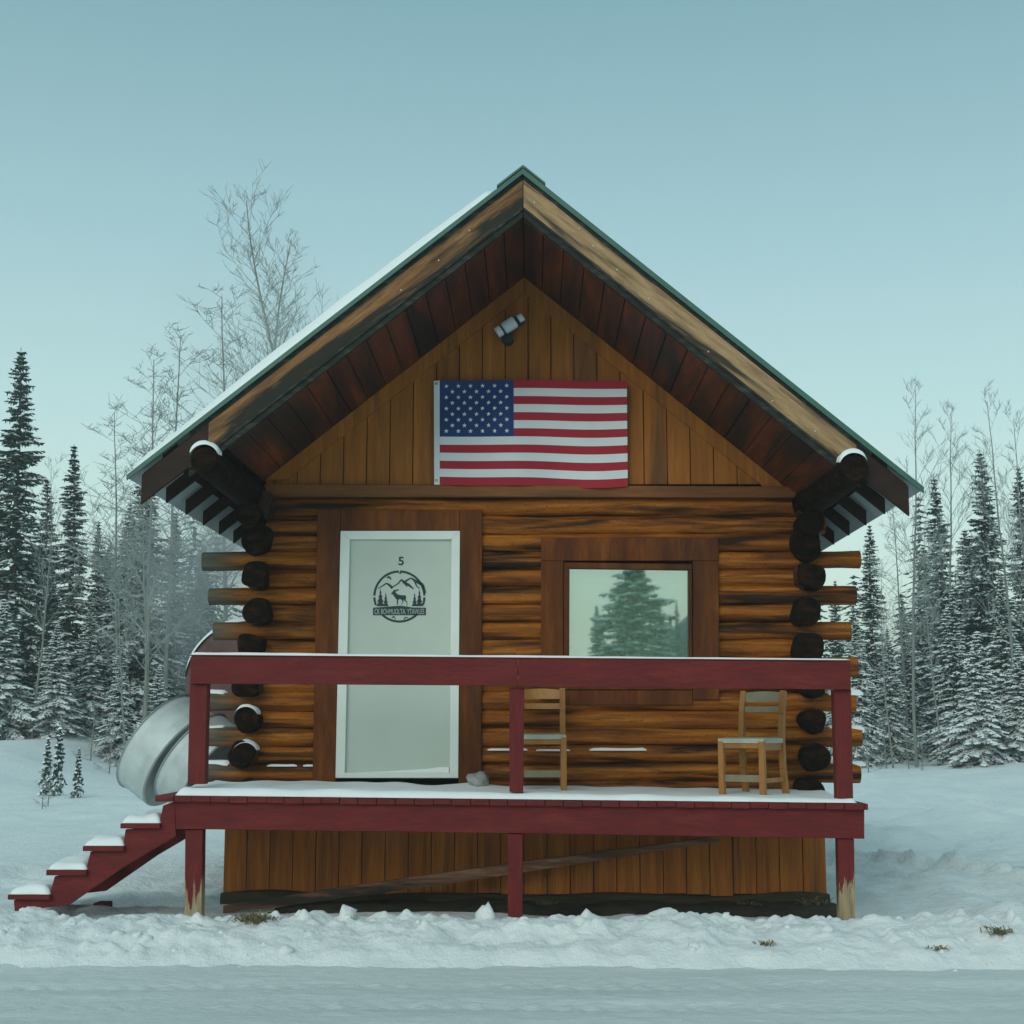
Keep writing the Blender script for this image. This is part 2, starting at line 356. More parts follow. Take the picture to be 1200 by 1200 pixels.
def clod(m, c, r, rn, pointy=0):
    bm = bmesh.new(); bmesh.ops.create_icosphere(bm, subdivisions=2, radius=1)
    sx_, sy_, sz_ = rn.uniform(.7,1.3), rn.uniform(.7,1.2), rn.uniform(.5,.9)
    s0 = rn.uniform(0, 99); rot = Euler((rn.uniform(-.4,.4), rn.uniform(-.4,.4), rn.uniform(0,6))).to_matrix()
    vs = []
    for v in bm.verts:
        q = v.co.copy(); q *= 1+.45*noise.noise(q*1.3+Vector((s0,0,0)))+.15*noise.noise(q*4+Vector((s0,0,0)))
        if pointy and q.z > 0: q = Vector((q.x*(1-.7*q.z), q.y*(1-.7*q.z), q.z*pointy))
        q = rot @ Vector((q.x*sx_, q.y*sy_, q.z*sz_)); vs.append(Vector(c)+q*r)
    m.add(vs, [tuple(v.index for v in f.verts) for f in bm.faces]); bm.free()
m = MB()
for i in range(260):
    x = rnd.uniform(-5.2, 5.2); y = rnd.uniform(-3.35, -1.85); r = .008+.036*rnd.random()**4
    z = max(bank_h(x, y), -.05); clod(m, (x, y, z-r*.1), r, rnd)
o = m.build('snow_clods', M['snow_bank_mat'], None, smooth=True); tag(o, 'crumbs and clods of ploughed snow scattered over the roadside bank', 'snow', kind='stuff')
for i, (px, py, r) in enumerate(((406,1066,.075), (569,1066,.085))):
    m = MB(); q = P(px, py+6, -2.25); clod(m, (q.x, -2.25, q.z), r, random.Random(i+3), 1.5)
    tag(m.build('snow_chunk', M['snow_bank_mat'], None, smooth=True), ['pointed chunk of snow on the bank below the left part of the porch', 'pointed chunk of snow on the bank just left of the middle porch post'][i], 'snow chunk', 'pointed snow chunks on the bank')
# ------------------------------------------------------------ cabin
cabin = empty('log_cabin', (0, 0, 0), 'small honey brown log cabin with steep gabled metal roof and wide overhang', 'cabin')
RY = -1.6; BACK = 5.0
A = P(613, 199, RY); EL = P(150, 557, RY); ER = P(1081, 571, RY)
def zroof(x, off=0):   # height of the roof's top face
    if x < A.x: return A.z+(x-A.x)*(A.z-EL.z)/(A.x-EL.x)-off
    return A.z-(x-A.x)*(A.z-ER.z)/(ER.x-A.x)-off
wx0, wx1 = -2.30, 2.28      # side wall log centres
def zc(py): return P(625, py, -.05).z
# front wall logs
fw = MB(); sideL = MB(); sideR = MB(); endL = MB(); endR = MB()
rn = random.Random(11)
def logseg(m, xa, xb, z, r, seed, y=0.0):
    n = max(2, int((xb-xa)/.07)); pts = []; rs = []
    for i in range(n+1):
        x = xa+(xb-xa)*i/n
        pts.append((x, y+.012*noise.noise(Vector((x*.8, seed, 0))), z+.008*noise.noise(Vector((x*.9, seed, 5)))))
        rs.append(r*(1+.07*noise.noise(Vector((x*1.3, seed, 9)))+.05*noise.noise(Vector((x*6, seed, 3)))))
    m.tube(pts, rs, 24, True, .20, seed)
dx0, dx1 = P(386,760,-.1).x, P(552,760,-.1).x
vx0, vx1 = P(650,720,-.1).x, P(826,720,-.1).x
extL = {3:238, 5:246, 7:251, 9:250, 11:240, 13:238, 15:236}
extR = {3:1007, 5:1002, 7:996, 9:1004, 11:1002, 13:1009, 15:1007}
for kx in range(17):
    py = 594+20.75*kx; z = zc(py); r = .0775
    xa = P(extL[kx], py, 0).x if kx in extL else -2.36
    xb = P(extR[kx], py, 0).x if kx in extR else 2.36
    if kx == 1: xa, xb = -2.42, 2.46
    cuts = []
    if kx >= 2: cuts.append((dx0, dx1))
    if 3 <= kx <= 10: cuts.append((vx0, vx1))
    x = xa; segs = []
    for c0, c1 in cuts: segs.append((x, c0)); x = c1
    segs.append((x, xb))
    for s0, s1 in segs: logseg(fw, s0, s1, z, r, kx*1.7+3)
    # back wall and side walls
    logseg(sideL, -2.7 if kx % 2 else -2.3, 2.7 if kx % 2 else 2.3, z, r, kx+40, BACK-.5)
    if kx % 2 == 0:
        for (mm, ee, wx, sgn) in ((sideL, endL, wx0, -1), (sideR, endR, wx1, 1)):
            yo = -.24-.03*rn.random()
            cx = wx+rn.uniform(-.02, .02)
            cx += -.05*(kx >= 8 and sgn < 0)
            pts = [(cx, yo+.02, z-.004), (cx, yo+.3, z), (wx, 1.5, z), (wx, 3, z), (wx, BACK-.3, z)]
            if kx == 0: pts = pts[1:]
            re_ = .100+.018*rn.random(); sqq = rn.choice((.7,.8,.95)); cx += rn.uniform(-.03,.03); zz_ = z-.004+rn.uniform(-.012,.012)
            pts[0] = (cx, yo+.02, zz_)
            mm.tube(pts, [re_, .112, .11, .11, .11][:len(pts)], 28, True, .32, kx+70+sgn, sqq)
            if kx > 0: ee.tube([(cx, yo, zz_), (cx, yo+.012, zz_), (cx, yo+.16, zz_)], [re_*.90, re_*1.01, re_*1.04], 28, True, .32, kx+70+sgn, sqq)
    else:
        for (mm, wx) in ((sideL, wx0), (sideR, wx1)): mm.tube([(wx, .1, z), (wx, 2, z), (wx, BACK-.7, z)], .10, 16, True, .08, kx+50)
wall = fw.build('front_wall', M['log'], cabin); smooth_by_angle(wall, 50)
for nm, mm in (('side_wall', sideL), ('side_wall', sideR)): smooth_by_angle(mm.build(nm, M['log_side'], cabin), 50)
for mm in (endL, endR): smooth_by_angle(mm.build('log_ends', M['end_grain'], cabin), 50)
core = MB().box(-2.27, 2.25, .03, .06, .7, 3.35); core.box(-2.24, -2.2, .06, BACK-.5, .7, 3.3); core.box(2.2, 2.24, .06, BACK-.5, .7, 3.3)
# (door and window openings: the backing board is split round them)
core = MB()
zt, zb_ = zc(575), zc(925)
wz0, wz1 = zc(812), zc(648)
dz1 = zc(612)
core.box(-2.27, dx0, .02, .05, zb_, zt); core.box(dx0, dx1, .02, .05, dz1, zt); core.box(dx1, vx0, .02, .05, zb_, zt)
core.box(vx0, vx1, .02, .05, wz1, zt); core.box(vx0, vx1, .02, .05, zb_, wz0); core.box(vx1, 2.25, .02, .05, zb_, zt)
core.box(-2.3, 2.3, .2, BACK-.5, zb_-.05, zb_)
core.build('chinking', M['sill_log'], cabin)
# snow lying on the log tips and along the low logs
sn = MB()
def snow_ridge(m, a, b, r, h, seed):
    a, b = Vector(a), Vector(b); n = max(4, int((b-a).length/.03)); d = (b-a).normalized(); sd_ = d.cross(Vector((0,0,1))).normalized()
    rows = []
    for i in range(n+1):
        t = i/n; p = a.lerp(b, t); e = min(1, min(t, 1-t)*(b-a).length/.03)**.5
        ww = r*(1+.3*noise.noise(p*6+Vector((seed,0,0))))*max(.15, e); hh = h*(1+.5*noise.noise(p*8+Vector((0,seed,0))))*e
        for kx in range(7):
            u = -1+kx/3; base = len(m.v)
            m.v.append(tuple(p+sd_*(ww*u)+Vector((0,0,-.45*r*u*u+hh*(1-u*u)))))
    base = len(m.v)-(n+1)*7
    for i in range(n):
        for kx in range(6): m.f.append((base+i*7+kx, base+i*7+kx+1, base+(i+1)*7+kx+1, base+(i+1)*7+kx)); m.m.append(0)
for kx, (xa, xb) in {9:(-2.75,-2.5), 11:(-2.78,-2.55), 13:(-2.78,-2.55), 15:(-2.8,-2.5)}.items():
    z = zc(594+20.75*kx)+.075; sn = MB(); snow_ridge(sn, (xa, 0, z), (xb, 0, z), .05, .022, kx); sn.build('snow', M['snow_cap'], cabin, smooth=True)
for kx in (11, 13, 15):
    z = zc(594+20.75*kx)+.075; sn = MB(); snow_ridge(sn, (2.42, 0, z), (2.74, 0, z), .05, .022, kx); sn.build('snow', M['snow_cap'], cabin, smooth=True)
caps = []
for kx in (10, 12, 14):
    caps.append((kx, zc(594+20.75*kx)))
z = zc(594+20.75*14)+.045
for a in ((-.38, -.05, z, .010), (.02, .30, z-.004, .007), (.46, .93, z, .013), (-2.2, -1.95, z-.13, .009), (-1.9, -1.78, z-.13, .007)):
    sn = MB(); snow_ridge(sn, (a[0], -.08, a[2]), (a[1], -.08, a[2]), .022, a[3], 5+a[0]); sn.build('snow', M['snow_cap'], cabin, smooth=True)
def arc_cap(c, r, y0, y1, th, a0, a1, seed, parent):
    m = MB(); n, k_ = 26, 10
    for j in range(k_+1):
        for i in range(n+1):
            v = j/k_; u = i/n; a = R(a0+(a1-a0)*u+ (5*noise.noise(Vector((v*4, seed, u*2)))))
            e = (4*u*(1-u))**.5*(min(1, 4*v)*min(1, 4*(1-v)))**.5
            rr = r-.003+th*e*(1+.5*noise.noise(Vector((u*4+seed, v*3, 0))))
            m.v.append((c[0]+rr*math.cos(a), y0+(y1-y0)*v, c[1]+rr*math.sin(a)))
    for j in range(k_):
        for i in range(n): a = j*(n+1)+i; m.f.append((a,a+1,a+n+2,a+n+1)); m.m.append(0)
    m.build('snow', M['snow_cap'], parent, smooth=True)
for kx, z in caps: arc_cap((wx0-.05, z-.004), .108, -.275, -.10, .022, 25, 150, kx, cabin)
# gable
GX0, GX1 = P(312,570,0).x, P(932,572,0).x
gz0 = P(620, 569, 0).z; SOFF = .375
gb = MB(); pw = P(646,500,-.04).x-P(619,500,-.04).x; x = P(619,500,-.04).x
px_ = [x+pw*i for i in range(-14, 15)]
gx = random.Random(3)
for i in range(len(px_)-1):
    a, b_ = max(px_[i], GX0), min(px_[i+1], GX1)
    if b_ <= a+.01: continue
    d = gx.uniform(0, .006); y0 = -.045-d; tz = lambda q: zroof(q, SOFF-.03)
    a += .0035; b_ -= .0035
    pts = [(a, y0, gz0), (b_, y0, gz0), (b_, y0, max(gz0+.01, tz(b_)))]
    if a < A.x < b_: pts.append((A.x, y0, tz(A.x)))
    pts.append((a, y0, max(gz0+.01, tz(a))))
    gb.prism(pts, (0, .03, 0))
gb.build('gable_boards', M['gable'], cabin, bevel=.004)
g2 = MB().prism([(GX0, -.012, gz0), (GX1, -.012, gz0), (GX1, -.012, zroof(GX1, SOFF)), (A.x, -.012, zroof(A.x, SOFF)), (GX0, -.012, zroof(GX0, SOFF))], (0, .02, 0))
g2.build('gable_backing', M['end_grain'], cabin)
gt = MB()
for sx_, ex in ((-1, GX0), (1, GX1)):
    tw = .15; x0_ = A.x+sx_*.004
    pts = [(x0_, -.075, zroof(A.x, SOFF-.002)), (ex, -.075, zroof(ex, SOFF-.002)), (ex-sx_*.05, -.075, zroof(ex, SOFF)-.0), (ex-sx_*.19, -.075, zroof(ex-sx_*.19, SOFF+tw)), (x0_, -.075, zroof(A.x, SOFF+tw))]
    gt.prism(pts, (0, .022, 0))
gt.build('gable_trim', M['gable'], cabin, bevel=.004)
bb = MB().ppx([(310,567),(934,570),(934,583),(310,582)], -.125, -.01)
bb.build('gable_sill', M['sill_brown'], cabin, bevel=.006)
# skirting
sk = MB(); sx0, sx1 = P(262,1010,-.02).x, P(968,1010,-.02).x; n = 26; gx = random.Random(8)
zsk0, zsk1 = .045, .90
for i in range(n):
    a = sx0+(sx1-sx0)*i/n+.003; b_ = sx0+(sx1-sx0)*(i+1)/n-.003; d = gx.uniform(0, .008)
    sk.box(a, b_, -.02-d, .02, zsk0+gx.uniform(-.02,.01), zsk1)
sk.build('skirting', M['skirting_wood'], cabin, bevel=.003)
s3 = MB().box(sx0, sx1, .021, .05, .0, zsk1).box(sx0, sx0+.04, .051, BACK-.5, 0, zsk1).box(sx1-.04, sx1, .051, BACK-.5, 0, zsk1)
s3.build('skirting_backing', M['sill_log'], cabin)
bl = MB().tube([(sx0+(sx1-sx0)*i/24, -.07+.01*math.sin(i), -.015+.015*math.sin(i*.9)) for i in range(25)], .07, 14, True, .35, 3)
bl.build('base_log', M['sill_log'], cabin, smooth=True)
so_ = lambda x, y: gh(x, y)+.035*min(1, 5*min(x+2.05, 2.45-x, y+.75, .1-y))+.02*fbm(x, y, 6, 3, 4)
grid('bare_earth', frange(-2.05, 2.45, .04)+[2.45], frange(-.75, .1, .04)+[.1], so_, 'soil', label='strip of dark bare earth under the porch', kind='structure')
# door
door = link('door', MB().ppx([(408,630),(530,630),(529,909),(401,909)], -.085, -.04).mesh('door'), M['door_paint'], cabin, bevel=.003)
fr = MB()
fr.ppx([(399,622),(410,632),(404,906),(393,912)], -.12, -.02); fr.ppx([(529,632),(539,622),(537,912),(527,906)], -.12, -.02)
fr.ppx([(399,622),(539,622),(529,632),(410,632)], -.12, -.02)
fr.ppx([(393,911.8),(404,905.5),(527,905.5),(537,911.8)], -.12, -.02)
fr.build('door_frame', M['white_paint'], door, bevel=.004)
tr_ = MB()
tr_.ppx([(372,597.5),(399,597.5),(393,921),(366,921)], -.105, -.0); tr_.ppx([(539,597.5),(565,597.5),(564,921),(537,921)], -.105, -.0)
tr_.ppx([(399.3,597.5),(538.7,597.5),(538.7,621.6),(399.3,621.6)], -.10, -.0)
tr_.build('door_trim', M['trim_brown'], cabin, bevel=.004)
kn = MB(); q = P(518, 787, -.1); kn.tube([(q.x, -.085, q.z), (q.x, -.12, q.z), (q.x, -.125, q.z), (q.x, -.15, q.z)], [.012,.012,.026,.02], 14)
kn.build('door_knob', M['brass'], door, smooth=True)
sd2 = MB(); 
for i in range(40):
    t_ = i/39
sd2.ppx([(406,905.3),(450,904),(500,901),(515,899),(526,899),(526,905.3)], -.105, -.088)
sd2.build('snow', M['snow_cap'], door)
# decal on the door
dc = MB(); DY = -.0875
CXp, CYp, RO = 468, 699, 30.3
def dpt(px, py, y=DY): return P(px, py, y)
def dpoly(pts):
    dc.prism([dpt(a, b_) for a, b_ in pts], (0, .002, 0))
def arc(a0, a1, ro, ri, n=24):
    for i in range(n):
        t0 = R(a0+(a1-a0)*i/n); t1 = R(a0+(a1-a0)*(i+1)/n)
        dpoly([(CXp+ro*math.cos(t0), CYp-ro*math.sin(t0)), (CXp+ro*math.cos(t1), CYp-ro*math.sin(t1)), (CXp+ri*math.cos(t1), CYp-ri*math.sin(t1)), (CXp+ri*math.cos(t0), CYp-ri*math.sin(t0))])
arc(91.5, 178, 30.6, 28.0, 40); arc(2, 88.5, 30.6, 28.0, 40); arc(182, 200, 30.6, 28.0, 8); arc(340, 358, 30.6, 28.0, 8); arc(223, 317, 30.6, 28.0, 40)
def z12(pts): return [(420+a/12, 640+b_/12) for a, b_ in pts]
def line(pts, ws):
    pts = z12(pts)
    for i in range(len(pts)-1):
        a, b_ = Vector(pts[i]), Vector(pts[i+1]); d = (b_-a).normalized(); nn_ = Vector((-d.y, d.x)); w0, w1 = ws[i]/20+.25, ws[i+1]/20+.25
        dpoly([tuple(a-nn_*w0), tuple(b_-nn_*w1), tuple(b_+nn_*w1), tuple(a+nn_*w0)])
line([(275,600),(395,522),(440,550),(480,590)], [4,12,22,30]); line([(475,580),(560,525),(605,470),(650,520),(700,540),(775,600)], [6,10,12,30,26,8])
line([(650,500),(740,447),(800,490),(900,540),(945,660)], [18,10,26,34,10]); line([(790,500),(820,560),(860,600)], [10,10,4]); line([(655,510),(680,570)], [20,6])
line([(400,445),(430,430),(462,470)], [8,18,6])
dpoly(z12([(205,865),(420,850),(505,843),(600,838),(690,850),(760,862),(950,865),(950,972),(205,972)]))
def firs(cx_, top, hw, bot):
    dc_n = 4
    for i in range(dc_n):
        t0 = i/dc_n; y0 = top+(bot-top)*t0*.8; y1 = top+(bot-top)*((i+1)/dc_n)
        dpoly(z12([(cx_, y0), (cx_+hw*((i+1)/dc_n), y1), (cx_-hw*((i+1)/dc_n), y1)]))
firs(310,600,62,845); firs(385,650,42,845); firs(790,655,44,845); firs(858,610,56,845)
dpoly(z12([(455,672),(485,635),(520,640),(530,662),(560,680),(600,690),(660,690),(672,715),(665,750),(620,752),(575,745),(560,760),(530,745),(500,705),(485,680)]))
for pts in ([(540,740),(560,745),(556,825),(541,825)], [(585,740),(632,745),(634,780),(610,822),(602,820),(622,780),(600,750)], [(630,740),(668,735),(664,755),(690,790),(686,840),(678,840),(680,795),(640,760)]): dpoly(z12(pts))
line([(500,640),(530,625),(572,612)], [8,10,3]); line([(490,642),(500,622),(520,618)], [6,6,3]); line([(530,628),(548,605)], [5,2])
line([(470,1010),(500,985),(520,1030)], [8,8,4]); line([(640,1030),(660,1000),(700,1010)], [8,8,4]); line([(560,370),(590,385),(605,372)], [4,8,4])
decal = dc.build('decal', M['decal_ink'], door)
def text(s, px, py, hpx, wpx, mat, y, name, parent, ex=.0006, bold=.0):
    cu = bpy.data.curves.new(name, 'FONT'); cu.body = s; cu.align_x = 'CENTER'; cu.align_y = 'CENTER'; cu.extrude = ex; cu.size = 1; cu.offset = bold
    o = bpy.data.objects.new(name, cu); C.objects.link(o); bpy.context.view_layer.update()
    me = bpy.data.meshes.new_from_object(o.evaluated_get(bpy.context.evaluated_depsgraph_get())); bpy.data.objects.remove(o)
    xs_ = [v.co.x for v in me.vertices]; ys_ = [v.co.y for v in me.vertices]
    pc = P(px, py, y); sc_ = (P(px, py-hpx/2, y).z-P(px, py+hpx/2, y).z)/(max(ys_)-min(ys_)); sw = (P(px+wpx/2, py, y).x-P(px-wpx/2, py, y).x)/(max(xs_)-min(xs_))
    mxx, mxy = (max(xs_)+min(xs_))/2, (max(ys_)+min(ys_))/2
    for v in me.vertices: v.co = Vector((pc.x+(v.co.x-mxx)*sw, y-v.co.z, pc.z+(v.co.y-mxy)*sc_))
    me.materials.clear()
    return link(name, me, mat, parent)
text('5', 470, 657.5, 10, 6.4, M['decal_ink'], DY, 'door_number', door, bold=.02)
text('CK BOHMUOLTA. YTAWLES', 468, 716.6, 6.2, 58, M['seam_grey'], DY-.003, 'banner_lettering', door)
# window
win = link('window', MB().ppx([(661,659),(811,661),(811,667.5),(661,665.5)], -.125, -.03).ppx([(661,665.8),(667.5,665.8),(667,808),(661,808)], -.125, -.03)
      .ppx([(807,667.8),(811,667.8),(811.5,808),(807,808)], -.125, -.03).ppx([(667.2,797),(806.8,798),(806.8,808),(667.2,808)], -.125, -.03).mesh('window'), M['trim_brown'], cabin, bevel=.004)
wt = MB().ppx([(634,630),(842,630),(842,657),(634,657)], -.112, -.0).ppx([(634,657.3),(660.5,657.3),(660,820),(634,820)], -.108, -.0).ppx([(811.8,657.3),(842,657.3),(843,820),(812,820)], -.108, -.0)
wt.ppx([(660.5,808.5),(811.5,808.5),(811.5,826),(660.5,826)], -.108, -.0)
wt.build('window_trim', M['trim_brown'], cabin, bevel=.004)
MB().ppx([(667.2,665.5),(807.2,667.5),(807.2,798),(667.2,798)], -.075, -.070).build('pane', M['window_glass'], win)
bn = MB(); z0_, z1_ = P(700,798,-.03).z, P(700,667,-.03).z
for i in range(44):
    zz = z0_+(z1_-z0_)*(i+.5)/44; bn.beam((P(667,700,-.03).x, -.015, zz), (P(807,700,-.03).x, -.015, zz), .003, .0235, up=(0,-.35,1))
bn.build('blind', M['blind_pale'], win)
MB().ppx([(660,655),(813,655),(813,812),(660,812)], .06, .09).build('window_backing', M['dark_room'], cabin)
# roof
roof = empty('roof', (0,0,0), None, None); del_ = roof; roof.parent = cabin
rm = MB()
EXL, EXR = EL.x, ER.x
RB = BACK+.3
def slab(m, xa, xb, ya, yb, o0, o1, mi=0):
    m.hexa([(xa,ya,zroof(xa,o1)),(xb,ya,zroof(xb,o1)),(xb,yb,zroof(xb,o1)),(xa,yb,zroof(xa,o1)),(xa,ya,zroof(xa,o0)),(xb,ya,zroof(xb,o0)),(xb,yb,zroof(xb,o0)),(xa,yb,zroof(xa,o0))], mi)
slab(rm, EXL, A.x-.0005, RY, RB, .01, .022); slab(rm, A.x+.0005, EXR, RY, RB, .01, .022)
rm.build('metal_sheet', M['metal_pale'], roof)
ft = MB()   # folded edge trim of the verge
slab(ft, EXL-.005, A.x-.0005, RY-.022, RY+.06, -.004, .009); slab(ft, A.x+.0005, EXR+.005, RY-.022, RY+.06, -.004, .009)
slab(ft, EXL-.005, A.x-.0005, RY-.022, RY-.004, .0095, .036); slab(ft, A.x+.0005, EXR+.005, RY-.022, RY-.004, .0095, .044)
ft.build('verge_trim', M['metal_green'], roof)
rc = MB(); slab(rc, A.x-.20, A.x-.0005, RY-.03, RB, -.030, -.012); slab(rc, A.x+.0005, A.x+.17, RY-.03, RB, -.030, -.012)
rc.build('ridge_cap', M['metal_green'], roof)
def barge(xa, xb, mat):
    m = MB(); n = 40
    for i in range(n):
        a, b_ = xa+(xb-xa)*i/n, xa+(xb-xa)*(i+1)/n
        j = lambda q: .003*noise.noise(Vector((q*6, 1, 0)))
        m.add([(a,RY+.012,zroof(a,.075)),(b_,RY+.012,zroof(b_,.075)),(b_,RY+.012,zroof(b_,.292+j(b_))),(a,RY+.012,zroof(a,.292+j(a))),
               (a,RY+.05,zroof(a,.075)),(b_,RY+.05,zroof(b_,.075)),(b_,RY+.05,zroof(b_,.292+j(b_))),(a,RY+.05,zroof(a,.292+j(a)))],
              [(0,1,2,3),(7,6,5,4),(1,0,4,5),(3,2,6,7)]+([(0,3,7,4)] if i == 0 else [])+([(1,5,6,2)] if i == n-1 else []))
    o = m.build('bargeboard', M[mat], roof)
    bm = bmesh.new(); bm.from_mesh(o.data); bmesh.ops.remove_doubles(bm, verts=bm.verts, dist=.0002); bm.to_mesh(o.data); bm.free()
tailL, tailR = EXL+.10, EXR-.10
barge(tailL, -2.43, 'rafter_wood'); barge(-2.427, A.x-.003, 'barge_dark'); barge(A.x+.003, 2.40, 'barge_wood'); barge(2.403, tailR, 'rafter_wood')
ds = MB()
for xa, xb in ((tailL+.35, A.x-.003), (A.x+.003, tailR-.35)):
    slab(ds, xa, xb, RY-.005, RY+.011, .294, .318); slab(ds, xa, xb, RY+.012, RY+.05, .294, .372)
    slab(ds, xa, xb, RY+.012, RY+.05, .024, .073)  # near-black slab standing in for the shadow line under the verge trim
ds.build('drip_and_shadow_strip', M['drip_and_shadow_wood'], roof, bevel=.003)
nl = MB()
for px, py in ((626,237),(679,268),(695,288),(723,316),(760,350),(830,412),(905,470),(955,505),(514,305),(550,270),(470,340)):
    q = P(px, py, RY+.01); MB().tube([(q.x, RY+.013, q.z), (q.x, RY+.005, q.z)], .006, 8).build('nail', M['nail_metal'], roof)
# soffit boards, running front to back
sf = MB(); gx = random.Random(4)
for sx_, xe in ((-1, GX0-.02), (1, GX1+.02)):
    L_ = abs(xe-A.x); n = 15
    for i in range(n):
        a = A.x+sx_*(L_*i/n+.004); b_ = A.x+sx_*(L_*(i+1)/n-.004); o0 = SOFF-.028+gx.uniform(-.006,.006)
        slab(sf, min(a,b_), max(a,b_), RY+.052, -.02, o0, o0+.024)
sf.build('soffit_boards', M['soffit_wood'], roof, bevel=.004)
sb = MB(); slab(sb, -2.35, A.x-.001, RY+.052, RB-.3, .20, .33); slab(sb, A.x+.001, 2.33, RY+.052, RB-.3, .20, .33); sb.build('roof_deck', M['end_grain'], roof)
# open eaves: rafter tails and spaced sheathing boards
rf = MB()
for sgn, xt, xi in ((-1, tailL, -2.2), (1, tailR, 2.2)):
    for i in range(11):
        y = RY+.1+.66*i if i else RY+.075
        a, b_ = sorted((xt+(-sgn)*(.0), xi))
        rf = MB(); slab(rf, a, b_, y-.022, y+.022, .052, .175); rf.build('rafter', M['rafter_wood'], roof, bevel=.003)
sh = MB()
for sgn, xe in ((-1, EXL), (1, EXR)):
    for d0, d1 in ((.24, .34), (.46, .56)):
        a, b_ = sorted((xe-sgn*d0, xe-sgn*d1)); sh = MB(); slab(sh, a, b_, RY+.055, RB-.1, .024, .051); sh.build('sheathing_board', M['rafter_wood'], roof)
# plate logs poking out under the eaves
for i, (px, py, xw, zo) in enumerate(((239,538,-2.36,0), (1001,548,2.30,0))):
    q = P(px, py, RY-.1); pl = MB()
    pl.tube([(q.x, RY-.10, q.z), (q.x, RY-.06, q.z), (q.x*.995, -.6, q.z-.005), (xw, .2, q.z-.02), (xw, BACK, q.z-.02)], [.09,.112,.128,.135,.135], 22, True, .12, 31+i)
    o = pl.build('plate_log', M['end_grain'], roof); smooth_by_angle(o, 45)
    pf = MB(); 
    # inner fillet board between log and soffit
    s_in = 1 if i == 0 else -1
    xa = q.x+s_in*.10; xb = (GX0 if i == 0 else GX1)
    pf.hexa([(xa, RY+.06, zroof(xa,.40)), (xa+s_in*.02, RY+.06, zroof(xa,.38)), (xb+s_in*.02, -.13, zroof(xb,.38)), (xb, -.13, zroof(xb,.40)),
             (xa, RY+.06, zroof(xa,.36)), (xa+s_in*.02, RY+.06, zroof(xa,.35)), (xb+s_in*.02, -.13, zroof(xb,.35)), (xb, -.13, zroof(xb,.36))])
    arc_cap((q.x, q.z-.002), .113, RY-.115, RY+.04, .034, 22 if i == 0 else 30, 158, 3+i, roof)
    br = MB()   # shorter logs stepping back under the plate log
    for j in (1, 2):
        br.tube([(xw+(.02 if i == 0 else -.02), -.62+.22*j, q.z-.2*j-.02), (xw, .2, q.z-.2*j-.02), (xw, BACK-.5, q.z-.2*j-.02)], .105, 18, True, .1, 80+j+i*5)
    smooth_by_angle(br.build('corner_logs', M['end_grain'], cabin), 45)
# snow on the roof
def roof_snow(xa, xb, th, seed, name, ya=RY-.012):
    m = MB(); nx, ny = 70, 60
    for j in range(ny+1):
        for i in range(nx+1):
            u, v = i/nx, j/ny; x = xa+(xb-xa)*u; y = ya+(RB-ya)*v
            ed = min(u*(xb-xa), (1-u)*(xb-xa), v*(RB-ya)); t = th(x)
            k = min(1, ed/(t*.7+.004))**.5
            m.v.append((x, y+.006*noise.noise(Vector((x*7,y*5,seed))), zroof(x, -.005)+t*k*(1+.25*noise.noise(Vector((x*2.2, y*2, seed))))))
    for j in range(ny):
        for i in range(nx): a = j*(nx+1)+i; m.f.append((a,a+1,a+nx+2,a+nx+1)); m.m.append(0)
    m.build(name, M['snow_cap'], roof, smooth=True)
roof_snow(EXL+.005, A.x-.21, lambda x: .075+.055*math.sin(math.pi*(x-EXL)/(A.x-EXL)), 3, 'snow')
roof_snow(A.x+.18, EXR-.01, lambda x: .012+.006*math.sin(x*3), 6, 'snow')
for o in list(roof.children): pass
# ------------------------------------------------------------ flag
fl = MB(); FY = -.115; nu, nv = 96, 52
def flagpt(u, v, dy=0):
    px = 515+(734.5-515)*u+1.2*v*u; py = 446+(568-446)*v
    py += -1.5*math.sin(u*3.4)+(2.0*u if v > .5 else 0)*(v-.5)*2 + 2.2*math.sin(math.pi*u)*(.4+.6*v) + 1.6*math.sin(u*8.5+1.2)*(.25+v)*u
    y = FY-.012+.022*math.sin(u*9+v*2.2)+.012*math.sin(u*17-v*3)*(.4+v)+.012*math.sin(v*7+u*3)+.006*math.sin(v*11+u*4)
    y -= .012
    q = P(px, py, y+dy); return q
vv = [flagpt(i/nu, j/nv) for j in range(nv+1) for i in range(nu+1)]
fl.v = [tuple(a) for a in vv]
for j in range(nv):
    for i in range(nu):
        a = j*(nu+1)+i; fl.f.append((a,a+1,a+nu+2,a+nu+1))
        st = int((j+.5)/nv*13); mi = 0 if st % 2 == 0 else 1
        if st < 7 and (i+.5)/nu < .4: mi = 2
        fl.m.append(mi)
for rw in range(9):
    cnt = 6 if rw % 2 == 0 else 5
    for cl in range(cnt):
        cu = .4*((2*cl+1+(rw % 2))/12.4)+.004; cv = (7/13)*((rw+1)/10)
        ctr = flagpt(cu, cv, -.0025); rr = .021; pts = []
        for k_ in range(10):
            an = math.pi/2+k_*math.pi/5; r_ = rr if k_ % 2 == 0 else rr*.42
            pts.append(Vector((ctr.x+r_*math.cos(an), ctr.y, ctr.z+r_*math.sin(an))))
        n0 = len(fl.v); fl.v += [tuple(p_) for p_ in pts]+[tuple(ctr)]
        for k_ in range(10): fl.f.append((n0+10, n0+k_, n0+(k_+1) % 10)); fl.m.append(1)
flag = empty('flag', P(620, 568, FY), 'american flag with stars and stripes pinned flat on the gable boards', 'flag')
fo = fl.build('cloth', [M['flag_red'], M['flag_white'], M['flag_blue']], flag, smooth=True)
hm = MB(); n = 20
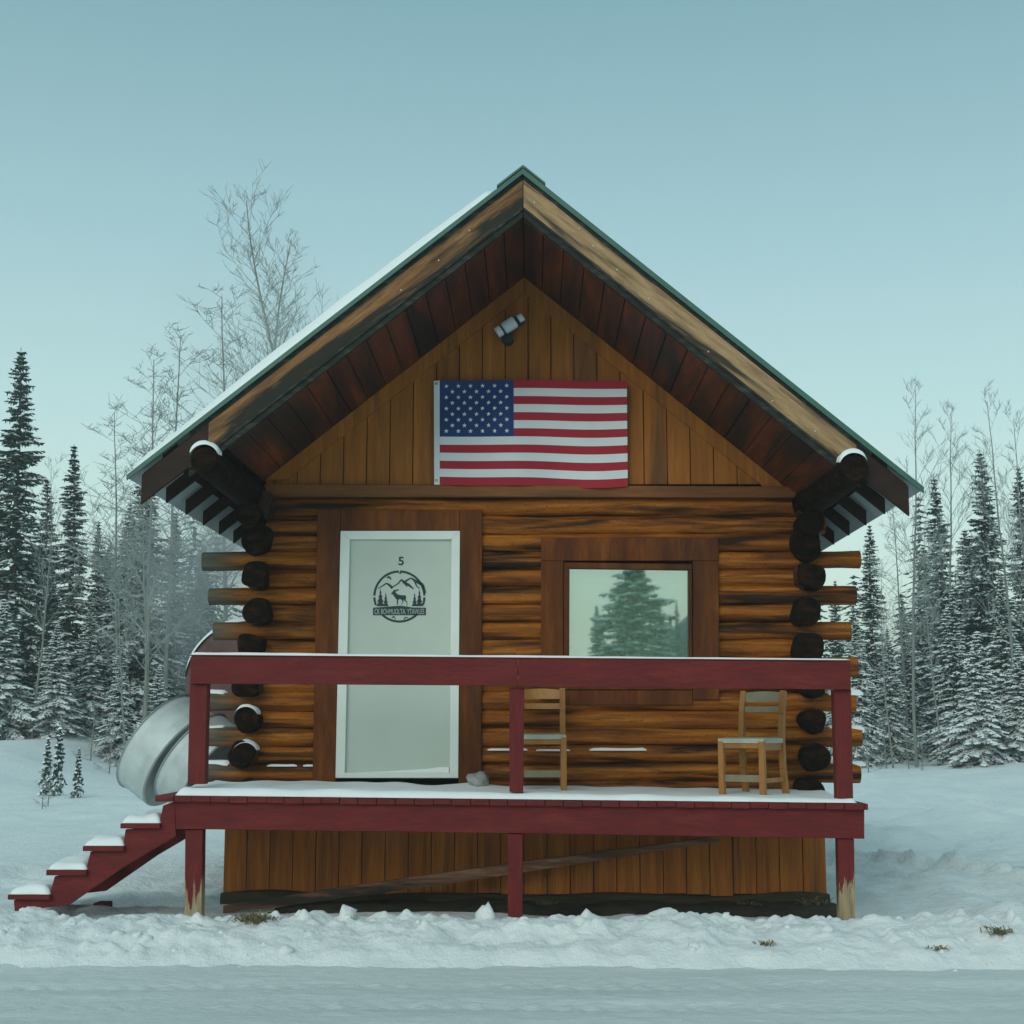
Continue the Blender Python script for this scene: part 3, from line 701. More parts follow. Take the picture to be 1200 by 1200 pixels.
for j in range(n+1):
    v = j/n; a = flagpt(0, v); px0 = P(508.5+.5*v, 446+121*v, FY)
    hm.v += [(px0.x, FY-.012, a.z), (a.x+.002, a.y-.003, a.z)]
for j in range(n): hm.f.append((2*j, 2*j+1, 2*j+3, 2*j+2)); hm.m.append(0)
hm.build('header_band', M['flag_white'], flag)
for py in (449.5, 563):
    g_ = MB(); q = P(511.5, py, FY-.015)
    for k_ in range(12):
        a0, a1 = 2*math.pi*k_/12, 2*math.pi*(k_+1)/12
        g_.prism([(q.x+.011*math.cos(a0), q.y-.004, q.z+.011*math.sin(a0)), (q.x+.011*math.cos(a1), q.y-.004, q.z+.011*math.sin(a1)), (q.x+.005*math.cos(a1), q.y-.004, q.z+.005*math.sin(a1)), (q.x+.005*math.cos(a0), q.y-.004, q.z+.005*math.sin(a0))], (0,.003,0))
    g_.build('grommet', M['brass'], flag)
# ------------------------------------------------------------ flood light under the ridge
q = P(597, 382, -.2); lt = empty('flood_light', P(596, 398, -.08), 'black outdoor lamp with white lenses mounted slanting on the gable under the ridge', 'lamp')
ang = R(33)
def lcap(m, c, l, r, mi=0, n=18, e=.35):
    d = Vector((math.cos(ang), 0, math.sin(ang))); c = Vector(c)
    ts = [-1, -.97, -.85, .85, .97, 1]; rs = [r*.35, r*.7, r, r, r*.7, r*.35]
    m.tube([c+d*(l/2*t_) for t_ in ts], rs, n, True, 0, 0, .7)
d = Vector((math.cos(ang), 0, math.sin(ang)))
b1 = MB(); lcap(b1, q+Vector((0,.02,0)), .27, .045); b1.build('housing', M['black_plastic'], lt, smooth=False)
for off, l, r in ((0.0, .125, .052), (-.105, .055, .046), (.112, .05, .036)):
    b2 = MB(); lcap(b2, q+d*off+Vector((0,-.012,.004)), l, r); o = b2.build('lens', M['lens_white'], lt); smooth_by_angle(o, 50)
b3 = MB().tube([q+Vector((.0,.03,-.03)), (P(595,396,-.1).x, -.12, P(595,396,-.1).z)], [.022,.03], 12).tube([(P(595,397,-.1).x, -.15, P(595,397,-.1).z), (P(595,397,-.1).x, -.05, P(595,397,-.1).z)], [.045,.052], 16)
b3.build('mount', M['black_plastic'], lt, smooth=False)
# ------------------------------------------------------------ porch
porch = empty('porch', (-.05, -1.3, 0), 'raised red wooden porch deck with rail, snow dusted, across the cabin front', 'porch')
FYD = -1.34
zl, zr = P(205, 932.5, FYD).z, P(1013, 941.5, FYD).z; xl, xr = P(205, 932, FYD).x, P(1013, 941, FYD).x
def dz(x, y=0): return zl+(zr-zl)*(x-xl)/(xr-xl)
db = MB(); gx = random.Random(12); x = P(182, 932, FYD).x; th_ = .044
while x < P(1017, 940, FYD).x-.02:
    wd = .138+gx.uniform(-.004,.004); x2 = min(x+wd, P(1017, 940, FYD).x); yf = FYD-gx.uniform(0,.014); zz = gx.uniform(-.004,.003)
    db.hexa([(x+.002,yf,dz(x)-th_+zz),(x2-.002,yf,dz(x2)-th_+zz),(x2-.002,-.13,dz(x2)-th_),(x+.002,-.13,dz(x)-th_),(x+.002,yf,dz(x)+zz),(x2-.002,yf,dz(x2)+zz),(x2-.002,-.13,dz(x2)),(x+.002,-.13,dz(x))])
    x = x2
db.build('deck_boards', M['red_rail'], porch, bevel=.003)
BY = -1.31
MB().ppx([(205,938.5),(1013,947),(1013,983),(607,976.5),(206,971.5)], BY, BY+.05).build('front_beam', M['red_rail'], porch, bevel=.004)
for i in range(9):
    xx = xl+.05+(xr-xl-.1)*i/8; MB().box(xx-.02, xx+.02, BY+.052, -.15, dz(xx)-th_-.17, dz(xx)-th_-.003).build('joist', M['red_rail'], porch)
for pts in ([(222.5,801),(243,801),(240,919),(219.5,919)], [(597,806),(614.5,806),(613,929),(597,928)], [(977,808),(997.5,808),(1000,938),(981,938)]):
    MB().ppx(pts, -1.285, -1.17).build('rail_post', M['red_post'], porch, bevel=.005)
for pts in ([(217,972),(237.5,972),(236,1080),(216,1080)], [(595,977),(612.5,977),(612.5,1090),(595,1090)], [(982,983),(1001,983),(1002.5,1090),(984.5,1090)]):
    MB().ppx(pts, -1.29, -1.18).build('support_post', M['red_post'], porch, bevel=.005)
MB().ppx([(223,769.5),(606.5,771),(606.5,803.5),(223,801)], -1.33, -1.288).build('rail_board', M['red_rail'], porch, bevel=.003)
MB().ppx([(607.5,771),(997,776),(997,808),(607.5,804.5)], -1.33, -1.288).build('rail_board', M['red_rail'], porch, bevel=.003)
zrl, zrr = P(223,769,-1.33).z, P(997,775.5,-1.33).z; xrl, xrr = P(223,769,-1.33).x, P(997,775,-1.33).x
rz = lambda x, y=0: zrl+(zrr-zrl)*(x-xrl)/(xrr-xrl)+.004
MB().hexa([(xrl,-1.335,rz(xrl)-.001),(xrr,-1.335,rz(xrr)-.001),(xrr,-1.17,rz(xrr)-.001),(xrl,-1.17,rz(xrl)-.001),(xrl,-1.335,rz(xrl)+.008),(xrr,-1.335,rz(xrr)+.008),(xrr,-1.17,rz(xrr)+.008),(xrl,-1.17,rz(xrl)+.008)]).build('rail_cap', M['red_rail'], porch, bevel=.002)
snow_slab(xrl+.002, xrr-.002, -1.335, -1.172, lambda x, y: rz(x)+.006, lambda x, y: .019-.010*(x-xrl)/(xrr-xrl), 'snow', porch, 160, 6, 4)
snow_slab(xl-.0, P(1005,940,FYD).x, -1.325, -.14, dz, lambda x, y: .055-.03*(x-xl)/(xr-xl)+.02*sstep(-.5,-.14,y)*(1+noise.noise(Vector((x*3,0,0)))), 'snow', porch, 200, 26, 7, .35)
# ------------------------------------------------------------ stairs
st = empty('porch_stairs', P(110, 1068, -.85), 'red wooden stairs of four snow capped treads at the left end of the porch', 'stairs')
sp = [(205,939),(191,944),(186,969),(147,972),(144,994),(106,998),(100,1022),(64,1027),(57,1052),(16,1055),(17,1068),(80,1061),(145,1016),(206,980)]
MB().ppx(sp, -1.3, -1.255).build('stringer', M['red_rail'], st, bevel=.003)
MB().prism([P(a, b_, -1.3)+Vector((0,.95,0)) for a, b_ in sp], (0,.045,0)).build('stringer', M['red_rail'], st, bevel=.003)
for (a, b_, y0, y1) in ((141,187,965,971), (97,145,991.5,997.5), (54,101,1019.5,1026), (9,58,1048.5,1054.5)):
    t_ = MB(); p0, p1 = P(a, y0, -1.34), P(b_, y1, -1.34); t_.box(p0.x, p1.x, -1.34, -.3, p1.z, p0.z)
    to = t_.build('tread', M['red_rail'], st, bevel=.004)
    snow_slab(p0.x+.01, p1.x-.005, -1.33, -.31, lambda x, y: p0.z, lambda x, y: .05+.02*noise.noise(Vector((x*5, y*3, a))), 'snow', to, 20, 40, a, .7)
q = P(122, 1040, -.6); MB().box(q.x-.05, q.x+.06, -.72, -.55, -.02, .05).build('foot_block', M['red_rail'], st, bevel=.01)
# ------------------------------------------------------------ chairs
def chair(loc, rz_, label, tw=.34):
    t_ = empty('chair', loc, label, 'chair', 'wooden chairs on the porch')
    W, D, SH, BH = tw/2, .185, .43, .80
    def put(m, name, mat, bv=.004):
        o = m.build(name, mat, None, bevel=bv); o.parent = t_; return o
    for s_ in (-1, 1):
        put(MB().beam((s_*W, -D, 0), (s_*W, -D, SH-.02), .046, .042, (0,1,0)), 'leg', M['chair_wood'])
        m_ = MB()
        pts = [(s_*W, D+.06, 0), (s_*W, D+.015, .2), (s_*W, D, .42), (s_*W, D+.02, .62), (s_*W, D+.06, BH)]
        for i in range(4): m_.beam(pts[i], pts[i+1], .044, .042, (0,1,0))
        put(m_, 'leg', M['chair_wood'], 0)
        put(MB().box(s_*W-.011, s_*W+.011, -D+.02, D-.02, SH-.09, SH-.025), 'side_rail', M['chair_wood'])
        put(MB().box(s_*W-.011, s_*W+.011, -D+.02, D, .095, .13), 'stretcher', M['chair_wood'])
    put(MB().box(-W+.018, W-.018, -D-.005, -D+.018, .10, .155), 'footrest', M['seat_grey'])
    put(MB().box(-W+.018, W-.018, -D-.01, -D+.012, SH-.075, SH-.035), 'front_rail', M['chair_wood'])
    s = MB(); n = 8
    for j in range(n+1):
        for i in range(n+1):
            u, v = i/n*2-1, j/n*2-1; s.v.append((u*(W+.02), v*(D+.02), SH+.012-.012*(1-u*u)*(1-v*v)-(.012 if abs(u) == 1 or abs(v) == 1 else 0)))
    for j in range(n+1):
        for i in range(n+1):
            u, v = i/n*2-1, j/n*2-1; s.v.append((u*(W+.02), v*(D+.02), SH-.035))
    for j in range(n):
        for i in range(n):
            a = j*(n+1)+i; s.f += [(a,a+1,a+n+2,a+n+1), (81+a+n+1,81+a+n+2,81+a+1,81+a)]; s.m += [0,0]
    for i in range(n):
        for a, b_ in ((i, i+1), (n*(n+1)+i+1, n*(n+1)+i), ((i+1)*(n+1), i*(n+1)), (i*(n+1)+n, (i+1)*(n+1)+n)): s.f.append((a, 81+a, 81+b_, b_)); s.m.append(0)
    o = put(s, 'seat', M['seat_pale'], 0); smooth_by_angle(o, 50)
    for z0, z1, bow in ((.715, .80, .03), (.635, .68, .02)):
        m_ = MB(); n2 = 10
        for i in range(n2):
            u0, u1 = i/n2*2-1, (i+1)/n2*2-1
            yb = lambda u, z: D+.02+(z-.62)*.18+bow*(1-u*u)
            zt_ = lambda u: z1-(.012 if z1 > .75 else 0)*u*u
            m_.hexa([(u0*(W-.012), yb(u0,z0)-.01, z0), (u1*(W-.012), yb(u1,z0)-.01, z0), (u1*(W-.012), yb(u1,z0)+.01, z0), (u0*(W-.012), yb(u0,z0)+.01, z0),
                     (u0*(W-.012), yb(u0,z1)-.01, zt_(u0)), (u1*(W-.012), yb(u1,z1)-.01, zt_(u1)), (u1*(W-.012), yb(u1,z1)+.01, zt_(u1)), (u0*(W-.012), yb(u0,z1)+.01, zt_(u0))])
        put(m_, 'back_slat', M['seat_grey'] if rz_ else M['chair_wood'], 0)
    for i in (-1, 1):
        for j in (-1, 1):
            sm = MB(); clod(sm, (i*W, j*D+(.05 if j > 0 else 0)-.02, .012), .03, random.Random(i+j*3+7)); 
    t_.rotation_euler = (0, 0, rz_)
    return t_
zz = dz(.0)+.036
chair((P(635, 900, -.52).x, -.50, dz(.1)+.040), 0, 'small wooden chair half hidden behind the middle porch post')
chair((P(882, 900, -.72).x, -.70, dz(1.7)+.028), R(-33), 'small wooden chair with grey seat standing below the right side of the window')
# stone by the door
m = MB(); q = P(560, 914, -.35); clod(m, (q.x, -.35, q.z), .085, random.Random(21)); 
tag(m.build('stone', M['stone_grey'], None, smooth=True), 'round grey frosted stone on the porch beside the door', 'stone')
# leaning plank under the porch
m = MB(); a, b_ = P(262, 1066, -.62), P(842, 983, -.12); n = 30; gx = random.Random(2)
for i in range(n):
    p0, p1 = a.lerp(b_, i/n), a.lerp(b_, (i+1)/n); w0 = .045+.045*math.sin(math.pi*min(1, i/n*1.0+.1))
    w1 = .045+.045*math.sin(math.pi*min(1, (i+1)/n*1.0+.1))
    j0, j1 = .012*noise.noise(Vector((i*.5,0,0))), .012*noise.noise(Vector(((i+1)*.5,0,0)))
    m.hexa([p0+Vector((0,-.02,j0-w0/2)), p1+Vector((0,-.02,j1-w1/2)), p1+Vector((0,.02,j1-w1/2)), p0+Vector((0,.02,j0-w0/2)), p0+Vector((0,-.02,j0+w0/2)), p1+Vector((0,-.02,j1+w1/2)), p1+Vector((0,.02,j1+w1/2)), p0+Vector((0,.02,j0+w0/2))])
o = m.build('plank', M['plank_weathered']); bm = bmesh.new(); bm.from_mesh(o.data); bmesh.ops.remove_doubles(bm, verts=bm.verts, dist=.0005); bm.to_mesh(o.data); bm.free()
tag(o, 'long weathered split plank leaning at a slant behind the porch posts', 'plank')
# ------------------------------------------------------------ metal tubs and tank at the left side
def tub(c, rad, dep, axis, label):
    t_ = empty('metal_tub', c, label, 'metal tub', 'galvanised tubs leaning beside the cabin')
    ax = Vector(axis).normalized(); c = Vector(c)
    u = ax.cross(Vector((0,0,1))).normalized(); v = ax.cross(u); n = 56
    prof = [(-dep/2, rad*.0), (-dep/2, rad*.96), (-dep/2+.012, rad*.985), (-dep*.22, rad*.985), (-dep*.18, rad*.992), (-dep*.12, rad*.985), (dep*.25, rad*.985), (dep*.29, rad*.992), (dep*.33, rad*.985), (dep/2-.015, rad*.985), (dep/2-.008, rad*1.02), (dep/2, rad*1.0), (dep/2-.01, rad*.97), (-dep/2+.02, rad*.95), (-dep/2+.02, 0.0)]
    m_ = MB()
    for (h, r) in prof:
        for k_ in range(n): t0 = 2*math.pi*k_/n; m_.v.append(tuple(c+ax*h+(u*math.cos(t0)+v*math.sin(t0))*max(r, .001)))
    for i in range(len(prof)-1):
        for k_ in range(n): m_.f.append((i*n+k_, i*n+(k_+1) % n, (i+1)*n+(k_+1) % n, (i+1)*n+k_)); m_.m.append(0)
    o = m_.build('tub_wall', M['galvanised'], t_); smooth_by_angle(o, 35)
    return t_, c, ax, u, v
axv = (-.80, .24, .55)
c1 = P(200, 880, 1.15); c2 = P(238, 896, .95)
tub(c1, .50, .33, axv, 'pale galvanised metal tub tipped on its side, outermost left of the cabin')
tub(c2, .45, .30, (-.79,.20,.58), 'galvanised metal tub leaning just behind the left porch post')
tk = empty('oil_tank', (P(292,800,2.0).x, 2.4, .2), 'dark round tank with a snowy rim standing beside the cabin behind the porch rail', 'tank')
q = P(291, 803, 2.0); m = MB(); m.tube([(q.x, 1.95, q.z), (q.x, 2.0, q.z), (q.x, 3.4, q.z), (q.x, 3.45, q.z)], [.55,.62,.62,.55], 48)
smooth_by_angle(m.build('drum', M['tank_brown'], tk), 35)
m = MB(); n = 30
for j in range(13):
    y = 1.97+1.45*j/12
    for i in range(n+1):
        an = R(38+ (172-38)*i/n); rr = .625+.055*max(0, math.sin(an))**.6*(1+.3*noise.noise(Vector((i*.2,j*.3,0)))) if 0 < i < n and 0 < j < 12 else .622
        m.v.append((q.x+rr*math.cos(an), y, q.z+rr*math.sin(an)))
for j in range(12):
    for i in range(n): a = j*(n+1)+i; m.f.append((a,a+1,a+n+2,a+n+1)); m.m.append(0)
m.build('snow', M['snow_cap'], tk, smooth=True)
for y in (2.3, 3.2): MB().box(q.x+.05, q.x+.35, y-.05, y+.05, -.1, q.z-.52).build('stand', M['tank_brown'], tk)
# ------------------------------------------------------------ trees
def spruce_mesh(h, rb, seed, snow=.5, dens=1.0, power=.85, lo=.04):
    rn = random.Random(seed); F = MB(); T = MB()
    lean = (rn.uniform(-.015,.015), rn.uniform(-.015,.015))
    tp = lambda z: Vector((lean[0]*z+.05*math.sin(z*.7+seed), lean[1]*z, z))
    T.tube([tp(h*i/10) for i in range(11)], [max(.008, (.011*h)*(1-i/10.0)+.006) for i in range(11)], 7, False)
    z = h*lo
    while z < h*.995:
        f = z/h; r = rb*(1-f)**power*(.80+.20*math.sin(z*2.3+seed)+.10*rn.random())+.01+.05*(1-f)
        nb = max(4, int((7 if f < .85 else 5)*dens+rn.random()*2)); a0 = rn.random()*6.3
        for b_ in range(nb):
            az = a0+2*math.pi*b_/nb+rn.uniform(-.5,.5); L = r*rn.choice((rn.uniform(.45,.9), rn.uniform(.8,1.2)))
            rise = .45*f-.12+rn.uniform(-.1,.1); droop = (.55-.4*f)*rn.uniform(.7,1.3)
            dh = Vector((math.cos(az), math.sin(az), 0)); sd_ = Vector((-math.sin(az), math.cos(az), 0)); base = tp(z+rn.uniform(-.22,.22)*(h/12)*min(1, 4*(1-f)))
            n = max(3, int(L/.11)); pts = []
            for i in range(n+1):
                t_ = i/n; pts.append(base+dh*(L*t_)+Vector((0,0,L*(rise*t_-droop*t_*t_+.25*droop*t_**4))))
            T.tube([pts[0], pts[n//2], pts[n]], [.012+.006*L, .010, .004], 3, False)
            for i in range(1, n+1):
                p = pts[i]; t_ = i/n; wdt = .32*L*(1-t_)**.7*(.5+.5*min(1, t_*3))+.10*min(1, .35+3*(1-f))
                for s_ in (-1, 1):
                    for rep in range(3):
                        l_ = wdt*rn.uniform(.6,1.2); dr = (dh*rn.uniform(.4,.9)+sd_*s_*rn.uniform(.6,1.0)+Vector((0,0,rn.uniform(-.65,-.05)))).normalized()
                        wv = dr.cross(Vector((rn.uniform(-.9,.9), rn.uniform(-.9,.9), 1))).normalized()*rn.uniform(.022,.045)
                        q0 = p+dh*rn.uniform(-.05,.05); q1 = q0+dr*l_*.55+Vector((0,0,-.01)); q2 = q0+dr*l_+Vector((0,0,-.12*l_))
                        k0 = len(F.v); F.v += [tuple(q0-wv*.5), tuple(q0+wv*.5), tuple(q1+wv), tuple(q1-wv), tuple(q2)]
                        F.f += [(k0,k0+1,k0+2,k0+3), (k0+3,k0+2,k0+4)]; F.m += [0,0]
                        if rn.random() < snow*(1.0-.85*f)*.62:
                            up = Vector((0,0,.02)); w2 = wv*1.6
                            k0 = len(F.v); F.v += [tuple(q0.lerp(q1,.3)+up), tuple(q1-w2+up*.6), tuple(q1+w2+up*.6), tuple(q2+up), tuple(q1+up*2)]
                            F.f += [(k0,k0+2,k0+4), (k0+2,k0+3,k0+4), (k0+3,k0+1,k0+4), (k0+1,k0,k0+4)]; F.m += [1]*4
                if rn.random() < .8:   # hanging twigs
                    l_ = rn.uniform(.10,.22); wv = sd_*rn.uniform(.02,.04) if rn.random() < .5 else dh*.03
                    k0 = len(F.v); F.v += [tuple(p-wv), tuple(p+wv), tuple(p+Vector((rn.uniform(-.05,.05),rn.uniform(-.05,.05),-l_)))]
                    F.f.append((k0,k0+1,k0+2)); F.m.append(0)
                if rn.random() < snow*(1.15-.9*f)*1.0 and t_ > .2:   # pillow of snow on the branch
                    a_ = rn.uniform(.05,.13)*(1.2-.5*f); k0 = len(F.v); c_ = p+Vector((0,0,.012))
                    e1 = dh*a_*1.4+Vector((0,0,-.5*a_*droop*t_*2)); e2 = sd_*a_*rn.uniform(.6,1.1)
                    F.v += [tuple(c_+e1), tuple(c_+e2-Vector((0,0,.02))), tuple(c_-e1), tuple(c_-e2-Vector((0,0,.02))), tuple(c_+Vector((0,0,.045)))]
                    F.f += [(k0,k0+1,k0+4),(k0+1,k0+2,k0+4),(k0+2,k0+3,k0+4),(k0+3,k0,k0+4)]; F.m += [1]*4
        z += (.17+.10*(1-f))*rn.uniform(.8,1.2)*(h/12)**.4
    fm = bpy.data.meshes.new('crown'); fm.from_pydata(F.v, [], F.f); fm.polygons.foreach_set('material_index', F.m); fm.materials.append(M['needles']); fm.materials.append(M['tree_snow'])
    tm = bpy.data.meshes.new('trunk'); tm.from_pydata(T.v, [], T.f); tm.materials.append(M['bark_spruce']); fm.update(); tm.update()
    return fm, tm
protos = {
 'tall': (12, spruce_mesh(12, 1.75, 1, .45, 1.15, .78)), 'slim': (12, spruce_mesh(12, 1.25, 2, .6, 1.0, .8)),
 'mid': (9, spruce_mesh(9, 1.6, 3, 1.2, 1.1, .9)), 'snowy': (6, spruce_mesh(6, 1.55, 4, 2.0, 1.3, .95)),
 'dense': (10, spruce_mesh(10, 1.9, 5, .85, 1.3, .8)), 'slim2': (11, spruce_mesh(11, 1.05, 6, .7, .95, .75)), 'tiny': (1, spruce_mesh(1.6, .34, 7, .3, .2, .9, .05))}
G_SP = 'spruces around the clearing'
def place_spruce(kind, px, ptop, y, label, name='spruce_tree', wide=1.0, rot=None, group=G_SP, top=None):
    H, (fm, tm) = protos[kind]; H = {'tiny':1.6}.get(kind, H)
    q = P(px, ptop, y); g0 = gh(q.x, y)-.05; s_ = (q.z-g0)/H
    o = empty(name, (q.x, y, g0), label, 'tree', group); wide *= {'tall':1.2,'slim':1.35,'slim2':1.4,'mid':1.2,'snowy':1.3,'dense':1.25,'tiny':.55}[kind]
    o.scale = (s_*wide, s_*wide, s_); o.rotation_euler[2] = rot if rot is not None else (px*1.37) % 6.28
    for nm, me in (('crown', fm), ('trunk', tm)):
        c_ = bpy.data.objects.new(nm, me); C.objects.link(c_); c_.parent = o
    return o
# left group
for a in (
 ('tall', 33, 408, 30, 'tallest dark spruce at the left edge of the photo'),
 ('slim', -18, 470, 31, 'dark spruce cut by the left border, beside the tallest spruce'),
 ('slim2', 90, 522, 30.5, 'second spruce from the left with a narrow pointed top'),
 ('slim', 66, 640, 32, 'short spruce between the two tall pointed spruces at left'),
 ('slim2', 121, 610, 31, 'narrow spruce just right of the second pointed spruce'),
 ('dense', 172, 545, 30, 'broad dark spruce rising behind the left eave of the roof'),
 ('slim', 150, 590, 33, 'thin spruce close to the left of the broad spruce at the eave'),
 ('slim2', 205, 600, 31, 'spruce seen through the smoke below the left eave'),
 ('dense', 240, 640, 32, 'spruce mostly hidden behind the log tips at left'),
 ('snowy', 8, 700, 27, 'bushy snow laden spruce at the left border in front of the tall ones'),
 ('snowy', 66, 730, 27.5, 'low snow laden spruce under the second spruce from the left'),
 ('mid', 108, 700, 28.5, 'snow dusted young spruce in the middle of the left group'),
 ('mid', 143, 745, 26, 'snowy low spruce beside the metal tubs'),
 ('snowy', 185, 780, 27, 'snowy bush like spruce right behind the metal tubs'),
 ('tall', 60, 560, 36, 'dim spruce behind the left group between the pointed ones'),
 ('dense', 130, 640, 37, 'dim spruce in the back of the left group near the eave'),
): place_spruce(*a)
for a in (
 ('slim', 1016, 615, 33, 'spruce with its tip just right of the right eave'),
 ('slim2', 1098, 560, 32, 'pointed spruce in the middle of the right group'),
 ('tall', 1150, 526, 31.5, 'tallest spruce right of the cabin'),
 ('slim', 1197, 545, 32, 'spruce cut by the right border of the photo'),
 ('slim2', 1060, 700, 34, 'small pointed spruce between the two spruces nearest the right eave'),
 ('mid', 1000, 705, 28, 'snowy spruce behind the right log tips'),
 ('mid', 1040, 735, 29, 'snow dusted spruce just right of the porch rail end'),
 ('snowy', 1142, 738, 24.5, 'bushy snow covered spruce in front at right'),
 ('snowy', 1192, 755, 25, 'bushy snow covered spruce in front, cut by the right border'),
 ('mid', 1115, 690, 28, 'snowy spruce behind the bushy front spruce at right'),
 ('mid', 1172, 670, 28.5, 'snowy spruce between the tallest right spruce and the border'),
 ('dense', 1080, 640, 36, 'dim spruce in the back of the right group'),
 ('dense', 1130, 620, 37, 'dim spruce in the back behind the middle right spruce'),
 ('slim', 975, 680, 33, 'spruce glimpsed between the right log tips'),
): place_spruce(*a)
for a in (('tiny', 70, 852, 15.0, 'little spruce sapling in the snow at left, the tallest of three'), ('tiny', 56, 864, 15.2, 'little spruce sapling left of the tallest sapling'), ('tiny', 92, 876, 14.6, 'smallest spruce sapling in the snow at left')):
    place_spruce(*a, name='spruce_sapling', group='spruce saplings in the snow')
# background wood: one mass
bw = MB(); rn = random.Random(77)
def add_lowtree(F, x, y, h, rb, rn):
    z = h*.03; b0 = gh(x, y)
    while z < h:
        f = z/h; r = rb*(1-f)**.85*rn.uniform(.7,1.15)+.05
        for b_ in range(7):
            az = rn.random()*6.28; dh = Vector((math.cos(az), math.sin(az), 0)); sd_ = Vector((-math.sin(az), math.cos(az), 0))
            for k_ in range(5):
                t_ = rn.uniform(.15,1); p = Vector((x, y, b0+z))+dh*r*t_+Vector((0,0,-.3*r*t_*t_)); ss = rn.uniform(.10,.2)
                mi = 1 if rn.random() < .22*(1.1-f) else 0
                k0 = len(F.v); F.v += [tuple(p-dh*ss*.6), tuple(p+sd_*ss*.4-Vector((0,0,.08))), tuple(p+dh*ss+Vector((0,0,-.1))), tuple(p-sd_*ss*.4-Vector((0,0,.08)))]
                F.f.append((k0,k0+1,k0+2,k0+3)); F.m.append(mi)
        z += .22
for i in range(70):
    sgn = -1 if i < 32 else 1
    x = sgn*rn.uniform(9.5, 30); y = rn.uniform(38, 50); h = rn.uniform(4.5, 8.5)*(1 if rn.random() < .8 else 1.2)
    add_lowtree(bw, x, y, h, rn.uniform(1.1,1.9), rn)
me = bpy.data.meshes.new('background_wood'); me.from_pydata(bw.v, [], bw.f); me.polygons.foreach_set('material_index', bw.m)
o = bpy.data.objects.new('background_wood', me); C.objects.link(o); me.materials.append(M['needles']); me.materials.append(M['tree_snow'])
tag(o, 'dense dim spruce wood far behind the cabin on both sides', 'wood', kind='stuff')
# bare birches
def bare_mesh(h, seed, spread=.5, nlev=4, r0=.07, low=.3, nb0=26, wl=.22):
    rn = random.Random(seed); T = MB(); W = MB()
    def branch(p, d, L, r, lev):
        n = max(3, int(L/.35)) if lev < 3 else 3
        pts = [Vector(p)]; rs = [r]; dd = Vector(d)
        for i in range(n):
            dd = (dd+Vector((rn.gauss(0,.10), rn.gauss(0,.10), rn.gauss(.03,.07)))*(1 if lev else .16)).normalized()
            pts.append(pts[-1]+dd*L/n); rs.append(max(.0042, r*(1-(i+1)/n*.85)))
        (T if lev == 0 else W).tube(pts, rs, 7 if lev == 0 else 3, False)
        if lev >= nlev: return
        k_ = nb0 if lev == 0 else (int(L*3.2)+3 if lev == 1 else 4)
        for j in range(k_):
            t_ = (low+(1-low)*(j+rn.random())/k_) if lev == 0 else rn.uniform(.2,1)
            fi = min(n-1, int(t_*n)); p_ = pts[fi].lerp(pts[fi+1], t_*n-fi); dl = (pts[fi+1]-pts[fi]).normalized()
            az = rn.random()*6.283; sd_ = Vector((math.cos(az), math.sin(az), rn.uniform(-.1,.5))).normalized()
            nd = (dl*(1-spread)+sd_*spread*rn.uniform(.8,1.2)).normalized()
            l2 = L*(wl*(1-t_)+.06)*rn.uniform(.6,1.3) if lev == 0 else L*rn.uniform(.3,.55)
            branch(p_, nd, l2, max(.006, r*(1-t_*.8)*.45), lev+1)
    branch((0,0,0), (0,0,1), h, r0, 0)
    tm = bpy.data.meshes.new('trunk'); tm.from_pydata(T.v, [], T.f); tm.materials.append(M['bark_pale'])
    wm = bpy.data.meshes.new('branches'); wm.from_pydata(W.v, [], W.f); wm.materials.append(M['twig_frost']); tm.update(); wm.update()
    return h, tm, wm
bares = {'birch': bare_mesh(13, 2, .50, 3, .075, .35, 44, .17), 'thin': bare_mesh(11, 5, .42, 3, .055, .35, 18), 'wide': bare_mesh(9, 9, .66, 3, .055, .25, 34, .26), 'shrub': bare_mesh(2, 12, .7, 3, .018, .05, 12)}
def place_bare(kind, px, ptop, y, label, lean=0, name='birch_tree', group='bare birches around the clearing', wide=1, cat='tree', base_px=None):
    H, tm, wm = bares[kind]; q = P(px, ptop, y); g0 = gh(q.x, y)-.05; s_ = (q.z-g0)/H
    top = max(tm.vertices, key=lambda v: v.co.z).co; rz = (px*.77+(1.7 if kind == 'birch' else 0)) % 6.28; tx = s_*wide*(top.x*math.cos(rz)-top.y*math.sin(rz))
    lean = (P(px, 850, y).x-P(base_px, 850, y).x)*.35 if base_px else 0
    s_ *= H/top.z; bx = q.x-tx-lean
    o = empty(name, (bx, y, g0), label, cat, group); o.scale = (s_*wide, s_*wide, s_); o.rotation_euler = (0, math.atan2(lean, q.z-g0), rz)
    for nm, me in (('trunk', tm), ('branches', wm)):
        c_ = bpy.data.objects.new(nm, me); C.objects.link(c_); c_.parent = o
